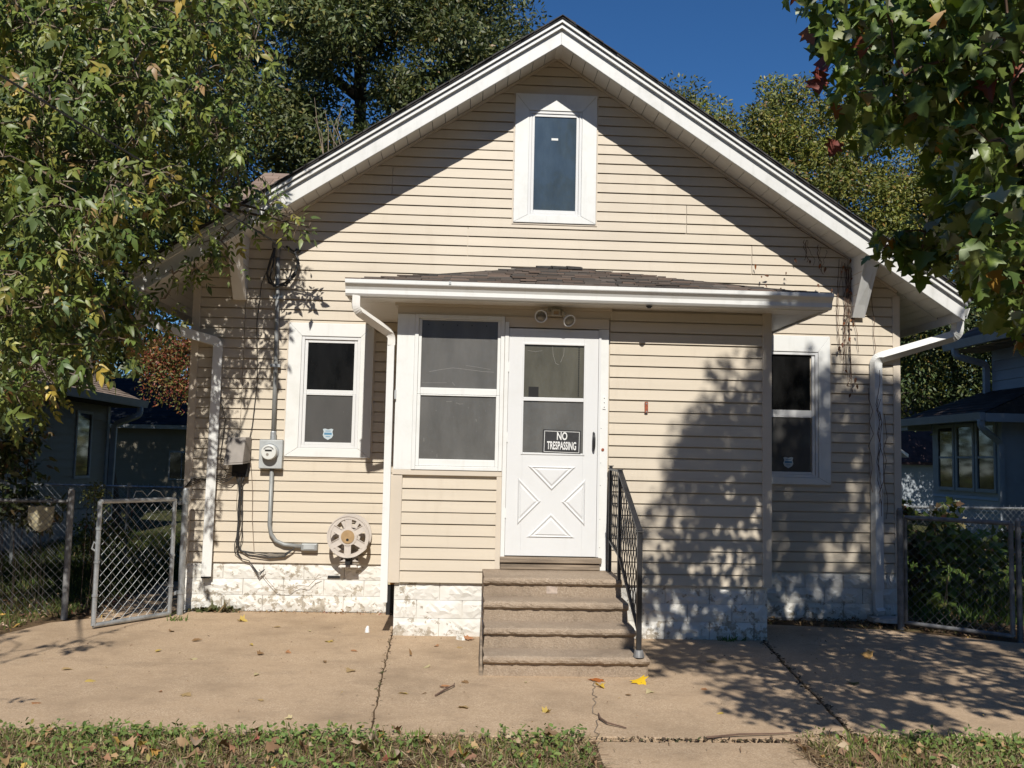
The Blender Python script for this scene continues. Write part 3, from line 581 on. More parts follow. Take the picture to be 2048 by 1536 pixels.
# main roof
def rake(s, off0, off1, ya, yb, tip=4.135, apex_gap=0.0):
    a = 5.765; xt = X0+s*tip
    return [(X0+s*apex_gap, ya, a+off0), (xt, ya, a+off0-SLOPE*tip), (xt, ya, a+off1-SLOPE*tip), (X0+s*apex_gap, ya, a+off1)], (0, yb-ya, 0)
for s in (-1, 1):
    mb = MB(); mb.prism(*rake(s, 0.245, 0.262, -0.575, 9.8, 4.20))
    roof = mb.build('roof', M['roofing_edge'], house)
    mb = MB(); mb.prism(*rake(s, 0.10, 0.244, -0.44, 9.7, 4.12)); mb.build('roof_deck', M['soffit'], roof)
    mb = MB(); mb.prism(*rake(s, 0.0, 0.172, -0.50, -0.465)); fas = mb.build('rake_fascia', M['fascia'], house, bevel=0.004)
    mb = MB(); mb.prism(*rake(s, 0.160, 0.198, -0.535, -0.501, 4.15)); mb.build('rake_trim', M['white'], fas)
    mb = MB(); mb.prism(*rake(s, 0.208, 0.243, -0.560, -0.50, 4.17)); mb.build('rake_trim', M['white'], fas)
    # ragged shingle ends at the rake
    for k in range(30):
        t0 = k*4.2/30; t1 = t0+4.2/30-0.004
        off = random.uniform(0.262, 0.267)
        mb = MB()
        a = 5.765
        mb.hexa([(X0+s*t0,-0.582-random.uniform(0,.014),a+off-SLOPE*t0),(X0+s*t1,-0.582-random.uniform(0,.014),a+off-SLOPE*t1-0.004),(X0+s*t1,-0.2,a+off-SLOPE*t1-0.004),(X0+s*t0,-0.2,a+off-SLOPE*t0),
                 (X0+s*t0,-0.58,a+off+0.012-SLOPE*t0),(X0+s*t1,-0.58,a+off+0.018-SLOPE*t1),(X0+s*t1,-0.2,a+off+0.018-SLOPE*t1),(X0+s*t0,-0.2,a+off+0.012-SLOPE*t0)])
        mb.build('shingle', M['roofing_edge'], roof)
    # soffit panels under the rake (vented aluminium, one by one)
    sof = MB(); sof.prism(*rake(s, 0.086, 0.096, -0.462, -0.0, 4.10)); sof = sof.build('rake_soffit', M['dark'], house)
    x = 0.012
    while x < 4.08:
        w = min(0.128, 4.09-x)
        a = 5.765+0.072
        mb = MB()
        mb.prism([(X0+s*(x+0.003), -0.462, a-SLOPE*(x+0.003)), (X0+s*(x+w-0.003), -0.462, a-SLOPE*(x+w-0.003)), (X0+s*(x+w-0.003), -0.462, a+0.011-SLOPE*(x+w-0.003)), (X0+s*(x+0.003), -0.462, a+0.011-SLOPE*(x+0.003))], (0, 0.455 if x < 3.6 else 0.45, 0))
        mb.build('soffit_panel', M['soffit'], sof)
        x += w
    # long soffit strips below the side eave
    esof = MB(); xa, xb = 3.69, 4.12
    esof.prism([(X0+s*xa,0.0,5.765+0.083-SLOPE*xa),(X0+s*xb,0.0,5.765+0.083-SLOPE*xb),(X0+s*xb,0.0,5.765+0.093-SLOPE*xb),(X0+s*xa,0.0,5.765+0.093-SLOPE*xa)],(0,9.6,0))
    esof = esof.build('eave_soffit', M['dark'], house)
    for k in range(5):
        a0 = xa+k*(xb-xa)/5; a1 = xa+(k+1)*(xb-xa)/5-0.005
        mb = MB(); mb.prism([(X0+s*a0,0.0,5.765+0.070-SLOPE*a0),(X0+s*a1,0.0,5.765+0.070-SLOPE*a1),(X0+s*a1,0.0,5.765+0.081-SLOPE*a1),(X0+s*a0,0.0,5.765+0.081-SLOPE*a0)],(0,9.6,0))
        mb.build('soffit_panel', M['soffit'], esof)
    # eave fascia and gutter running back along the side
    zt = 5.765-SLOPE*4.135
    MB().box(min(X0+s*4.11,X0+s*4.132), max(X0+s*4.11,X0+s*4.132), -0.45, 9.7, zt+0.01, zt+0.17).build('eave_fascia', M['white'], house)
    gx = [X0+s*(4.137), X0+s*(4.235)]
    mb = MB(); a, b = gx
    mb.prism([(a,-0.42,zt+0.04),(a+s*0.06,-0.42,zt+0.04),(b,-0.42,zt+0.15),(b-s*0.006,-0.42,zt+0.15),(a+s*0.055,-0.42,zt+0.05),(a+s*0.004,-0.42,zt+0.05),(a+s*0.004,-0.42,zt+0.15),(a,-0.42,zt+0.15)],(0,10,0))
    mb.build('gutter', M['white'], house)
MB().box(X0-0.03,X0+0.03,-0.46,-0.01,5.765+0.045,5.765+0.075).build('soffit_ridge_trim', M['soffit'], house)

# knee brackets clad in siding coloured vinyl with white fronts
for cx, mat_side in ((-2.705, 'soffit'), (3.72, 'soffit')):
    w = 0.062
    br = MB()
    zt = 5.765+0.068-SLOPE*abs(cx-X0)
    zb = 3.135
    sg = 1 if cx > X0 else -1
    za = zt-SLOPE*(-w*1.0)*1.0
    def top(x): return 5.765+0.070-SLOPE*abs(x-X0)
    br.hexa([(cx-w,-0.015,zb),(cx+w,-0.015,zb),(cx+w,-0.06,zb),(cx-w,-0.06,zb),
             (cx-w,-0.015,top(cx-w)),(cx+w,-0.015,top(cx+w)),(cx+w,-0.44,top(cx+w)),(cx-w,-0.44,top(cx-w))])
    b = br.build('bracket', M['soffit'], house, bevel=0.003)
    # front cover strip with raised ribs
    fr = MB()
    fr.hexa([(cx-w-.004,-0.061,zb-0.004),(cx+w+.004,-0.061,zb-0.004),(cx+w+.004,-0.072,zb-0.004),(cx-w-.004,-0.072,zb-0.004),
             (cx-w-.004,-0.441,top(cx-w)-.006),(cx+w+.004,-0.441,top(cx+w)-.006),(cx+w+.004,-0.452,top(cx+w)-.006),(cx-w-.004,-0.452,top(cx-w)-.006)])
    fr.build('bracket_front', M['soffit'] if cx < 0 else M['white'], b)
    for k in range(1, 5):
        zz = zb+k*0.11
        if zz > zt-0.05: continue
        t = (zz-zb)/(zt-zb)
        yf = -0.06-t*0.37
        MB().box(cx-w-0.003, cx+w+0.003, yf+0.012, -0.02, zz-0.004, zz+0.004).build('bracket_seam', M['siding_trim'], b)

# windows ---------------------------------------------------------------
def frame_ring(x0, x1, z0, z1, w, ya, yb, wt=None, wb=None):
    wt = w if wt is None else wt; wb = w if wb is None else wb
    mb = MB()
    mb.box(x0, x0+w, ya, yb, z0, z1); mb.box(x1-w, x1, ya, yb, z0, z1)
    mb.box(x0+w+.0005, x1-w-.0005, ya+.001, yb, z1-wt, z1); mb.box(x0+w+.0005, x1-w-.0005, ya+.001, yb, z0, z0+wb)
    return mb
def mitre_ring(x0, x1, z0, z1, wl, wr, wt, wb, ya, yb):
    out = []
    I = (x0+wl, x1-wr, z0+wb, z1-wt); e = 0.0012
    for pts in ([(x0,z1),(x1,z1),(I[1],I[3]+e),(I[0],I[3]+e)],[(x0,z0),(I[0],I[2]-e),(I[1],I[2]-e),(x1,z0)],
                [(x0,z0+e),(x0,z1-e),(I[0],I[3]-e),(I[0],I[2]+e)],[(x1,z0+e),(I[1],I[2]+e),(I[1],I[3]-e),(x1,z1-e)]):
        mb = MB(); mb.prism([(p[0], ya, p[1]) for p in pts], (0, yb-ya, 0)); out.append(mb)
    return out
SHIELD = [(-.5,.45),(-.3,.5),(0,.42),(.3,.5),(.5,.45),(.42,.2),(.5,-.1),(.38,-.35),(0,-.55),(-.38,-.35),(-.5,-.1),(-.42,.2)]
def sticker(cx, cz, Y, s, parent):
    mb = MB(); mb.prism([(cx+px*s, Y, cz+pz*s*1.05) for px, pz in SHIELD], (0, 0.002, 0))
    st = mb.build('security_sticker', M['sticker_white'], parent)
    MB().box(cx-s*.36, cx+s*.36, Y-0.0015, Y-0.0002, cz-s*.07, cz+s*.13).build('sticker_band', M['sticker_blue'], st)
    MB().box(cx-s*.25, cx+s*.25, Y-0.0015, Y-0.0002, cz+s*.26, cz+s*.32).build('sticker_line', M['sticker_blue'], st)
    MB().box(cx-s*.22, cx+s*.22, Y-0.0015, Y-0.0002, cz-s*.28, cz-s*.22).build('sticker_line', M['sticker_blue'], st)
def hung_window(name, label, co, fr, gl, rails, Y, cw, mats=('pane_dark', 'pane_screen'), stick=None, jch=True):
    x0, x1, z0, z1 = co
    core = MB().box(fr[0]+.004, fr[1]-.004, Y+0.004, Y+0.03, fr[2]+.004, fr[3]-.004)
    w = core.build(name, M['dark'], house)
    w['label'] = label
    for i, mb in enumerate(mitre_ring(x0, x1, z0, z1, fr[0]-x0, x1-fr[1], z1-fr[3], fr[2]-z0, Y-0.045, Y+0.01)):
        mb.build('casing', M['white'], w, bevel=0.003)
    if jch:
        frame_ring(x0-.014, x1+.014, z0-.014, z1+.014, 0.0135, Y-0.034, Y+0.0).build('trim_channel', M['siding_trim'], w)
    frame_ring(fr[0]+.001, fr[1]-.001, fr[2]+.001, fr[3]-.001, 0.030, Y-0.036, Y+0.006).build('frame', M['white_clean'], w, bevel=0.002)
    ra, rb = rails
    # sashes
    frame_ring(fr[0]+.033, fr[1]-.033, ra, fr[3]-.032, gl[0]-fr[0]-.033, Y-0.022, Y+0.002, wt=fr[3]-.032-gl[3], wb=rb-ra).build('upper_sash', M['white_clean'], w, bevel=0.002)
    frame_ring(fr[0]+.033, fr[1]-.033, fr[2]+.032, ra-.002, gl[0]-fr[0]-.033, Y-0.030, Y-0.002, wt=0.012, wb=gl[2]-fr[2]-.032).build('lower_sash', M['white_clean'], w, bevel=0.002)
    MB().box(gl[0]+.0005, gl[1]-.0005, Y-0.012, Y-0.006, rb+.0005, gl[3]-.0005).build('upper_pane', M[mats[0]], w)
    MB().box(gl[0]+.0005, gl[1]-.0005, Y-0.018, Y-0.012, gl[2]+.0005, ra-.0145).build('lower_pane', M[mats[1]], w)
    if stick: sticker(stick[0], stick[1], Y-0.0225, stick[2], w)
    return w
hung_window('window', 'sash window left of the porch', (-2.2,-1.335,1.55,2.915), (-2.067,-1.468,1.642,2.782), (-2.003,-1.522,1.70,2.718), (2.194,2.234), 0.0, 0.13, stick=(-1.77,1.785,0.105))
hung_window('window', 'taller sash window half hidden behind the porch corner', (2.56,3.425,1.375,2.925), (2.70,3.30,1.445,2.757), (2.765,3.222,1.503,2.728), (2.082,2.145), 0.0, 0.13, stick=(2.985,1.60,0.105))
# gable window (single fixed pane)
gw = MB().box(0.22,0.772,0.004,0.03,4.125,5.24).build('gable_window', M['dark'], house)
for mb in mitre_ring(0.068,0.932,4.04,5.424,0.147,0.156,0.179,0.081,-0.045,0.01):
    mb.build('casing', M['white'], gw, bevel=0.003)
frame_ring(0.052,0.948,4.022,5.440,0.0135,-0.034,0.0).build('trim_channel', M['siding_trim'], gw)
frame_ring(0.216,0.775,4.122,5.244,0.028,-0.036,0.006).build('frame', M['white_clean'], gw, bevel=0.002)
frame_ring(0.246,0.745,4.152,5.214,0.028,-0.026,0.002).build('sash', M['white_clean'], gw, bevel=0.002)
MB().box(0.2745,0.7165,-0.014,-0.008,4.1805,5.1855).build('pane', M['pane_blue'], gw)
MB().box(0.455,0.525,-0.0175,-0.0145,4.935,4.958).build('window_label', M['ink_white'], gw)

# ------------------------------------------------------------------ enclosed porch
mb = MB().box(-1.005, 2.385, P, -0.02, 0.475, 2.95)
pw = mb.build('porch_wall', M['siding_trim'], house)
boards(pw, -0.918, -0.082, 0.472, 1.39, P, EXP, [], M['siding'])
boards(pw, 0.918, 2.318, 0.478, 2.94, P, EXP, [], M['siding'])
MB().box(-1.022,-0.919,P-0.033,P+0.1,0.466,1.405).build('corner_board', M['siding_trim'], pw, bevel=0.004)
MB().box(2.318,2.402,P-0.033,P+0.1,0.47,2.95).build('corner_board', M['siding_trim'], pw, bevel=0.004)
MB().box(-0.083,-0.038,P-0.032,P,0.60,1.412).build('door_side_trim', M['siding_trim'], pw)
MB().box(-1.012,-0.038,P-0.036,P,1.412,1.458).build('sill_trim', M['siding_trim'], pw, bevel=0.003)
MB().box(-1.000,0.917,P-0.020,P,2.852,2.93).build('header_board', M['siding_trim'], pw)
MB().box(-1.03,0.93,P-0.040,P-0.0205,2.925,2.952).build('header_trim', M['siding_trim'], pw)
# porch window
x0, x1, z0, z1 = -1.003, -0.040, 1.459, 2.850
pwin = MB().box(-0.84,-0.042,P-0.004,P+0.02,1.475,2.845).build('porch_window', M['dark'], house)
MB().box(-1.003,-0.846,P-0.034,P,1.459,2.850).build('casing', M['white'], pwin, bevel=0.003)
frame_ring(-0.845,-0.040,1.460,2.849,0.034,P-0.046,P-0.0).build('frame', M['white'], pwin, bevel=0.003)
frame_ring(-0.810,-0.075,2.134,2.814,0.026,P-0.030,P-0.003,wt=0.012,wb=0.058).build('upper_sash', M['white'], pwin, bevel=0.003)
frame_ring(-0.810,-0.075,1.496,2.131,0.030,P-0.036,P-0.003,wt=0.010,wb=0.060).build('lower_sash', M['white'], pwin, bevel=0.003)
MB().box(-0.7835,-0.1015,P-0.016,P-0.010,2.1925,2.8015).build('upper_pane', M['pane_haze'], pwin)
MB().box(-0.7795,-0.1055,P-0.022,P-0.016,1.5565,2.1205).build('lower_pane', M['pane_haze'], pwin)
for k in range(5): MB().box(-0.73+k*0.13,-0.722+k*0.13,P-0.0185,P-0.0165,2.758,2.766).build('tack', M['dark'], pwin)

def scratch_or_glint(parent, Y, pts, r=0.0013):
    mb = MB(); mb.tube([(x, Y, z) for x, z in pts], r, 4); mb.build('scratch_or_glint', M['haze_mark'], parent)
M['haze_mark'] = mat('scuff_and_glint', (0.34,0.33,0.31), 0.5)
scratch_or_glint(pwin, P-0.0165, [(-0.71,2.335),(-0.62,2.355),(-0.5,2.375),(-0.38,2.365),(-0.24,2.35),(-0.13,2.345)])
scratch_or_glint(pwin, P-0.0165, [(-0.77,2.235),(-0.68,2.237),(-0.55,2.24)], 0.001)
scratch_or_glint(pwin, P-0.0165, [(-0.50,2.245),(-0.475,2.215)]); scratch_or_glint(pwin, P-0.0165, [(-0.38,2.40),(-0.26,2.385),(-0.16,2.37)], 0.001)
for q in ([(-0.46,2.062),(-0.43,2.05),(-0.40,2.055)],[(-0.55,2.07),(-0.50,2.072)],[(-0.28,1.92),(-0.275,1.90)],[(-0.74,1.74),(-0.738,1.71)],[(-0.62,1.60),(-0.618,1.57)],[(-0.64,1.99),(-0.635,1.985)]): scratch_or_glint(pwin, P-0.0225, q)
# storm door ------------------------------------------------------------
dr = MB()
Yd = P-0.045
dr.box(0.002,0.140,Yd,P-0.005,0.722,2.745); dr.box(0.682,0.811,Yd,P-0.005,0.722,2.745)
dr.box(0.1405,0.6815,Yd,P-0.005,0.722,1.632); dr.box(0.1405,0.6815,Yd,P-0.005,2.602,2.745)
door = dr.build('storm_door', M['white_clean'], house)
frame_ring(0.125,0.697,1.615,2.618,0.016,Yd-0.007,Yd-0.0003).build('glazing_bead', M['white_clean'], door, bevel=0.002)
MB().box(0.1405,0.6815,Yd-0.003,Yd+0.01,2.095,2.127).build('mid_rail', M['white_clean'], door, bevel=0.002)
MB().box(0.1408,0.6812,Yd+0.012,Yd+0.018,2.1275,2.6015).build('upper_pane', M['pane_door'], door)
MB().box(0.1408,0.6812,Yd+0.010,Yd+0.016,1.6325,2.0945).build('lower_pane', M['pane_haze'], door)
MB().box(0.185,0.275,Yd+0.0085,Yd+0.0118,2.128,2.222).build('inner_latch', M['dark'], door)
for k in range(22): MB().box(0.630,0.640,Yd+0.0085,Yd+0.0118,2.145+k*0.0205,2.157+k*0.0205).build('chain_link', M['dark'], door)
for q in ([(0.395,2.60),(0.40,2.52),(0.425,2.44),(0.455,2.425)],[(0.50,2.58),(0.497,2.52),(0.47,2.45)],[(0.17,2.55),(0.24,2.54),(0.30,2.55)]): scratch_or_glint(door, Yd+0.0115, q, 0.0011)  # pale curves painted as glints on the crinkled door plastic
def tri_panel(pts):
    c = (sum(p[0] for p in pts)/3, sum(p[1] for p in pts)/3)
    mb = MB()
    def ringpts(k, y): return [(c[0]+(p[0]-c[0])*k, y, c[1]+(p[1]-c[1])*k) for p in pts]
    a = ringpts(1.0, Yd-0.0004); b = ringpts(0.88, Yd-0.012); d = ringpts(0.74, Yd-0.002); e = ringpts(0.58, Yd-0.011)
    for r0, r1 in ((a,b),(b,d),(d,e)):
        for i in range(3):
            j = (i+1) % 3; mb.quad(r0[i], r0[j], r1[j], r1[i])
    mb.poly(e)
    mb.build('raised_panel', M['white_clean'], door)
tri_panel([(0.190,1.512),(0.623,1.512),(0.407,1.296)])
tri_panel([(0.106,1.413),(0.106,0.987),(0.316,1.201)])
tri_panel([(0.708,1.408),(0.708,0.986),(0.496,1.199)])
tri_panel([(0.189,0.883),(0.622,0.883),(0.405,1.100)])
hd = MB(); hd.tube([(0.775,Yd-0.005,1.822),(0.775,Yd-0.03,1.815),(0.776,Yd-0.038,1.77),(0.776,Yd-0.038,1.70),(0.777,Yd-0.03,1.668),(0.777,Yd-0.005,1.662)],[.008,.010,.014,.014,.009,.007],8)
hd.build('handle', M['iron'], door, smooth=True)
for zz in (1.05,1.72,2.35): MB().box(-0.006,0.006,Yd-0.010,Yd+0.0,zz,zz+0.085).build('hinge', M['white'], door)
MB().box(-0.037,-0.0005,P-0.052,P,0.70,2.80).build('door_jamb', M['white'], house, bevel=0.003)
jb = MB().box(0.8135,0.905,P-0.040,P,0.60,2.755).build('door_jamb', M['white'], house, bevel=0.003)
MB().box(0.8137,0.835,P-0.052,P-0.0405,0.72,2.75).build('door_stop', M['white_clean'], jb)
MB().box(-0.0365,0.905,P-0.038,P,2.757,2.851).build('door_head', M['siding_trim'], house, bevel=0.003)
MB().box(0.855,0.882,P-0.047,P-0.0405,2.035,2.145).build('strike_plate', M['trash_white'], jb)
for zz in (2.05,2.09,2.13): MB().box(0.865,0.872,P-0.050,P-0.0475,zz,zz+0.006).build('screw', M['dark'], jb)
mb = MB(); mb.disc((0.861,P-0.0405,1.672),0.013,(0,-1,0),0.006,16); o = mb.build('door_bell', M['rust'], jb)
for zz in (0.80,1.05,1.35,1.55,1.86): MB().box(0.842,0.847,P-0.0425,P-0.0405,zz,zz+0.005).build('screw', M['dark'], jb)
si = MB().box(-0.040,0.862,P-0.075,P,0.662,0.712).build('door_sill', M['dark_wood'], house, bevel=0.006)
MB().box(-0.036,0.850,P-0.055,P,0.601,0.658).build('sill_board', M['dark_wood'], si, bevel=0.008)

# porch roof --------------------------------------------------------------
EY, ZE = P-0.30, 3.085
pr = MB()
A = (-1.415,EY,ZE); B = (2.815,EY,ZE); Cc = (0.755,-0.004,3.56); D = (0.335,-0.004,3.56); E0 = (-1.415,-0.004,ZE); F0 = (2.815,-0.004,ZE)
pr.poly([A,B,Cc,D]); pr.poly([E0,A,D]); pr.poly([B,F0,Cc]); pr.poly([A,E0,F0,B][::1])
proof = pr.build('porch_roof', M['roofing_edge'], house)
# shingle tabs laid course by course, joined
tabv, tabf, tabc = [], [], []
rr = random.Random(21)
pal = [(0.100,0.082,0.070),(0.12,0.095,0.080),(0.085,0.075,0.067),(0.135,0.100,0.080),(0.072,0.066,0.061),(0.115,0.098,0.085)]
def hip_x(t): return (A[0]+(D[0]-A[0])*t, B[0]+(Cc[0]-B[0])*t)
nrows = 13
for r in range(nrows):
    t0 = r/nrows-0.004; t1 = min(1.0, (r+1.25)/nrows)
    xa, xb = hip_x(max(t0,0)); xa -= 0.03 if r == 0 else 0.012; xb += 0.03 if r == 0 else 0.012
    x = xa
    while x < xb:
        w = rr.uniform(0.11, 0.24); x1 = min(x+w, xb)
        lift = 0.006+rr.uniform(0.004, 0.014)+ (0.012*math.sin(x*2.3)+0.012*math.sin(x*5.1+1) if True else 0)*0.5+0.006
        ts = t0 + rr.uniform(-0.008, 0.008)
        def pt(xx, t, l): return (xx, EY*(1-t)+(-0.004)*t - (0.035 if r == 0 and t < 0.01 else 0), ZE+(3.56-ZE)*t + l)
        xa1, xb1 = hip_x(t1)
        n = len(tabv)
        c0, c1 = max(xa1, min(xb1, x)), max(xa1, min(xb1, x1-0.004))
        tabv += [pt(x,ts,lift),pt(x1-0.004,ts,lift),pt(c1,t1,0.006),pt(c0,t1,0.006),pt(x,ts,lift-0.014),pt(x1-0.004,ts,lift-0.014)]
        tabf += [(n,n+1,n+2,n+3),(n+4,n+5,n+1,n)]
        col = pal[rr.randrange(len(pal))]; k = rr.uniform(0.8, 1.25)
        tabc += [tuple(c*k for c in col)]*6
        x = x1
for side in (0, 1):   # side hips
    for r in range(nrows):
        t0 = r/nrows; t1 = min(1.0, (r+1.2)/nrows)
        e = A if side == 0 else B; tq = D if side == 0 else Cc
        def ps(t, yk):
            x = e[0]+(tq[0]-e[0])*t; y0 = EY+(-0.004-EY)*t
            return (x, y0+(-0.004-y0)*yk, ZE+(3.56-ZE)*t+0.012*(1-yk*0))
        n = len(tabv)
        tabv += [ps(t0,0),ps(t0,1),ps(t1,1),ps(t1,0)]
        tabf.append((n,n+1,n+2,n+3)); col = pal[r % len(pal)]; tabc += [col]*4
def color_mesh(name, v, f, c, m):
    me = bpy.data.meshes.new(name); me.from_pydata(v, [], f)
    at = me.color_attributes.new('col', 'FLOAT_COLOR', 'POINT')
    arr = np.ones((len(v), 4), np.float32); arr[:, :3] = np.array(c, np.float32)
    at.data.foreach_set('color', arr.ravel())
    me.materials.append(m); return me
stuff(link('shingles', color_mesh('shingles', tabv, tabf, tabc, M['shingle']), proof))
# ridge cap where the hips meet the wall
for k in range(3):
    xa = 0.315+k*0.155
    mb = MB(); mb.hexa([(xa,-0.16,3.535),(xa+0.165,-0.16,3.535),(xa+0.165,-0.016,3.575),(xa,-0.016,3.575),(xa,-0.16,3.555+0.006*k),(xa+0.165,-0.16,3.552),(xa+0.165,-0.016,3.592),(xa,-0.016,3.590+0.005*(k%2))])
    mb.build('ridge_shingle', M['roofing_edge'], proof)
# soffit boards below the porch eave
so = MB().box(-1.40,2.80,EY+0.015,-0.02,2.957,2.972).build('porch_soffit', M['soffit'], house)
for k in range(3): MB().box(-1.395,2.795,EY+0.02+k*0.093,EY+0.108+k*0.093,2.950,2.9565).build('soffit_panel', M['soffit'], so)
for s in (0, 1):
    for k in range(13):
        xa = (-1.395, -1.055)[0] if s == 0 else 2.42
        MB().box(xa+0.002, xa+0.36, P+0.005+k*0.093, P+0.093+k*0.093, 2.950, 2.9565).build('soffit_panel', M['soffit'], so)
for xa, xb in ((-1.425,-1.402),(2.802,2.825)):
    MB().box(xa,xb,EY-0.005,-0.015,2.938,3.075).build('side_fascia', M['white'], house, bevel=0.003)
MB().box(-1.40,2.80,EY-0.004,EY+0.014,2.94,3.075).build('front_fascia', M['white'], house)
# K style gutter along the front
pts = [(EY-0.006,2.946),(EY-0.055,2.946),(EY-0.070,2.965),(EY-0.070,3.000),(EY-0.082,3.022),(EY-0.108,3.045),(EY-0.112,3.052),(EY-0.112,3.082),(EY-0.104,3.084),(EY-0.104,3.055),(EY-0.076,3.030),(EY-0.062,3.002),(EY-0.062,2.968),(EY-0.052,2.954),(EY-0.012,2.954),(EY-0.012,3.082),(EY-0.006,3.082)]
gut = MB(); gut.prism([(-1.432,y,z) for y, z in pts], (4.262,0,0))
gut = gut.build('porch_gutter', M['white'], house)
for xa in (-1.434, 2.829):
    mb = MB(); mb.prism([(xa,y,z) for y, z in [(EY-0.006,2.945),(EY-0.055,2.945),(EY-0.071,2.965),(EY-0.071,3.000),(EY-0.083,3.022),(EY-0.113,3.052),(EY-0.113,3.084),(EY-0.006,3.084)]], (0.003,0,0))
    mb.build('end_cap', M['white'], gut)
MB().box(-0.545,-0.525,EY-0.118,EY-0.1125,3.058,3.085).build('gutter_clip', M['grey_metal'], gut)
mb = MB(); mb.disc((1.21,EY-0.04,2.935),0.03,(0,0,-1),0.02,12,0.015); mb.build('wasp_nest', M['dark'], gut)

# downspouts ------------------------------------------------------------
def bend(a, b, c, n=5, k=0.06):
    a, b, c = Vector(a), Vector(b), Vector(c)
    p = b+(a-b).normalized()*k; q = b+(c-b).normalized()*k
    return [tuple(p*(1-t)**2+b*2*t*(1-t)+q*t*t) for t in [i/(n-1) for i in range(n)]]
dsp = MB()
T = (-1.345,EY-0.035,2.95); p1 = (-1.345,EY-0.035,2.83); p2 = (-1.055,P-0.045,2.66)
dsp.duct([T]+bend(T,p1,p2,6,.05)+bend(p1,p2,(-1.055,P-0.045,0.3),6,.05)+[(-1.055,P-0.045,2.56)],0.066,0.052,(1,0.2,0))
d1 = dsp.build('downspout', M['soffit'], house); d1['label'] = 'downspout curving from the porch gutter'
MB().duct([(-1.055,P-0.045,2.559),(-1.048,P-0.045,0.30)],0.062,0.050,(1,0,0)).build('downspout_pipe', M['white'], d1)
MB().box(-1.01,-0.995,P-0.062,P-0.03,2.08,2.16).build('strap', M['grey_metal'], d1)
# left wall downspout
dsp = MB()
a0 = (-3.63,-0.30,3.06); a1 = (-3.62,-0.28,2.87); a2 = (-2.905,-0.065,2.69); a3 = (-2.915,-0.065,0.33)
dsp.duct([a0]+bend(a0,a1,a2,6,.06)+bend(a1,a2,a3,6,.05)+[(-2.915,-0.065,0.345)],0.092,0.07,(1,0.3,0))
d2 = dsp.build('downspout', M['white'], house)
MB().box(-2.955,-2.875,-0.10,-0.03,0.326,0.3445).build('downspout_mouth', M['dark'], d2)
# right wall downspout
dsp = MB()
a0 = (4.69,-0.25,3.10); a1 = (4.69,-0.24,2.95); a2 = (3.905,-0.065,2.70); a3 = (3.90,-0.065,0.10)
dsp.duct([a0]+bend(a0,a1,a2,7,.07)+bend(a1,a2,a3,7,.06)+[(3.90,-0.065,0.31)],0.098,0.075,(1,0.3,0))
d3 = dsp.build('downspout', M['white'], house)
MB().duct([(3.90,-0.065,0.309),(3.90,-0.075,0.12),(3.91,-0.12,0.085)],0.085,0.065).build('downspout_boot', M['white'], d3)

# rear dormer roof showing over the left rake
dm = MB(); dm.prism([(-3.85,3.4,5.0),(-2.2,3.4,5.0),(-2.2,4.6,5.86),(-3.55,4.6,5.86)],(0,0.0,-0.08))
dm = dm.build('rear_roof', M['roofing_edge'], house)
tabv, tabf, tabc = [], [], []
for r in range(12):
    t0, t1 = r/12-0.01, (r+1.1)/12
    x = -3.85+0.3*t0
    while x < -2.2:
        w = rr.uniform(.15,.3); n = len(tabv); l = 0.016+rr.uniform(0,.01)
        q = lambda xx, t, l: (max(xx, -3.86+0.3*t), 3.4+1.2*t, 5.0+0.86*t+l)
        tabv += [q(x,t0,l),q(x+w-.006,t0,l),q(x+w-.006,t1,.005),q(x,t1,.005),q(x,t0,l-.015),q(x+w-.006,t0,l-.015)]
        tabf += [(n,n+1,n+2,n+3),(n+4,n+5,n+1,n)]; k = rr.uniform(.85,1.2); tabc += [(0.23*k,0.17*k,0.135*k)]*6
        x += w
stuff(link('shingles', color_mesh('rear_shingles', tabv, tabf, tabc, M['shingle']), dm))
MB().box(-3.5,-2.2,4.605,9.0,2.5,5.8).build('rear_wall', M['siding_trim'], house)
# ------------------------------------------------------------------ concrete steps
steps = thing('concrete_steps', 'four worn exposed aggregate concrete steps up to the white door', 'steps', (0.4,-2.0,0))
sx0, sx1 = -0.192, 0.955
zs = [0.598, 0.449, 0.299, 0.150]; fr_ = [0.633+0.2975*i for i in range(4)]
def step_mesh(i):
    z = zs[i]; zb = (zs[i+1]-0.012) if i < 3 else -0.04
    y0 = P-fr_[i]; yb = P-0.012 if i == 0 else P-fr_[i-1]-0.03
    r = random.Random(40+i)
    x1 = sx1 + (0.045 if i == 3 else 0.0) + 0.004*i
    x0 = sx0 - (0.008 if i == 3 else 0)
    # rounded bullnose profile swept along x with rough edges
    prof = [(yb+0.05, z), (y0+0.05, z), (y0+0.018, z-0.002), (y0+0.004, z-0.012), (y0, z-0.028), (y0+0.004, z-0.044), (y0+0.022, z-0.055), (y0+0.034, z-0.062), (y0+0.036, zb), (yb+0.05, zb)]
    n = 40; mb = MB(); k = len(prof)
    for a in range(n+1):
        x = x0+(x1-x0)*a/n
        for j, (py, pz) in enumerate(prof):
            e = 0.0035 if 1 <= j <= 7 else (0.002 if j == 8 else 0)
            dx = 0
            if a in (0, n) and 1 <= j <= 7: dx = 0.008*(1 if a == 0 else -1)*(1 if j in (1,2,7) else 0)
            mb.v.append((x+dx, py+r.uniform(-e,e), pz+r.uniform(-e,e)*0.8))
    for a in range(n):
        for j in range(k):
            q = (j+1) % k
            mb.f.append((a*k+j, a*k+q, (a+1)*k+q, (a+1)*k+j))
    mb.f.append(tuple(range(k))); mb.f.append(tuple(n*k+j for j in reversed(range(k))))
    return mb
for i in range(4):
    o = step_mesh(i).build('step', M['step'], steps)
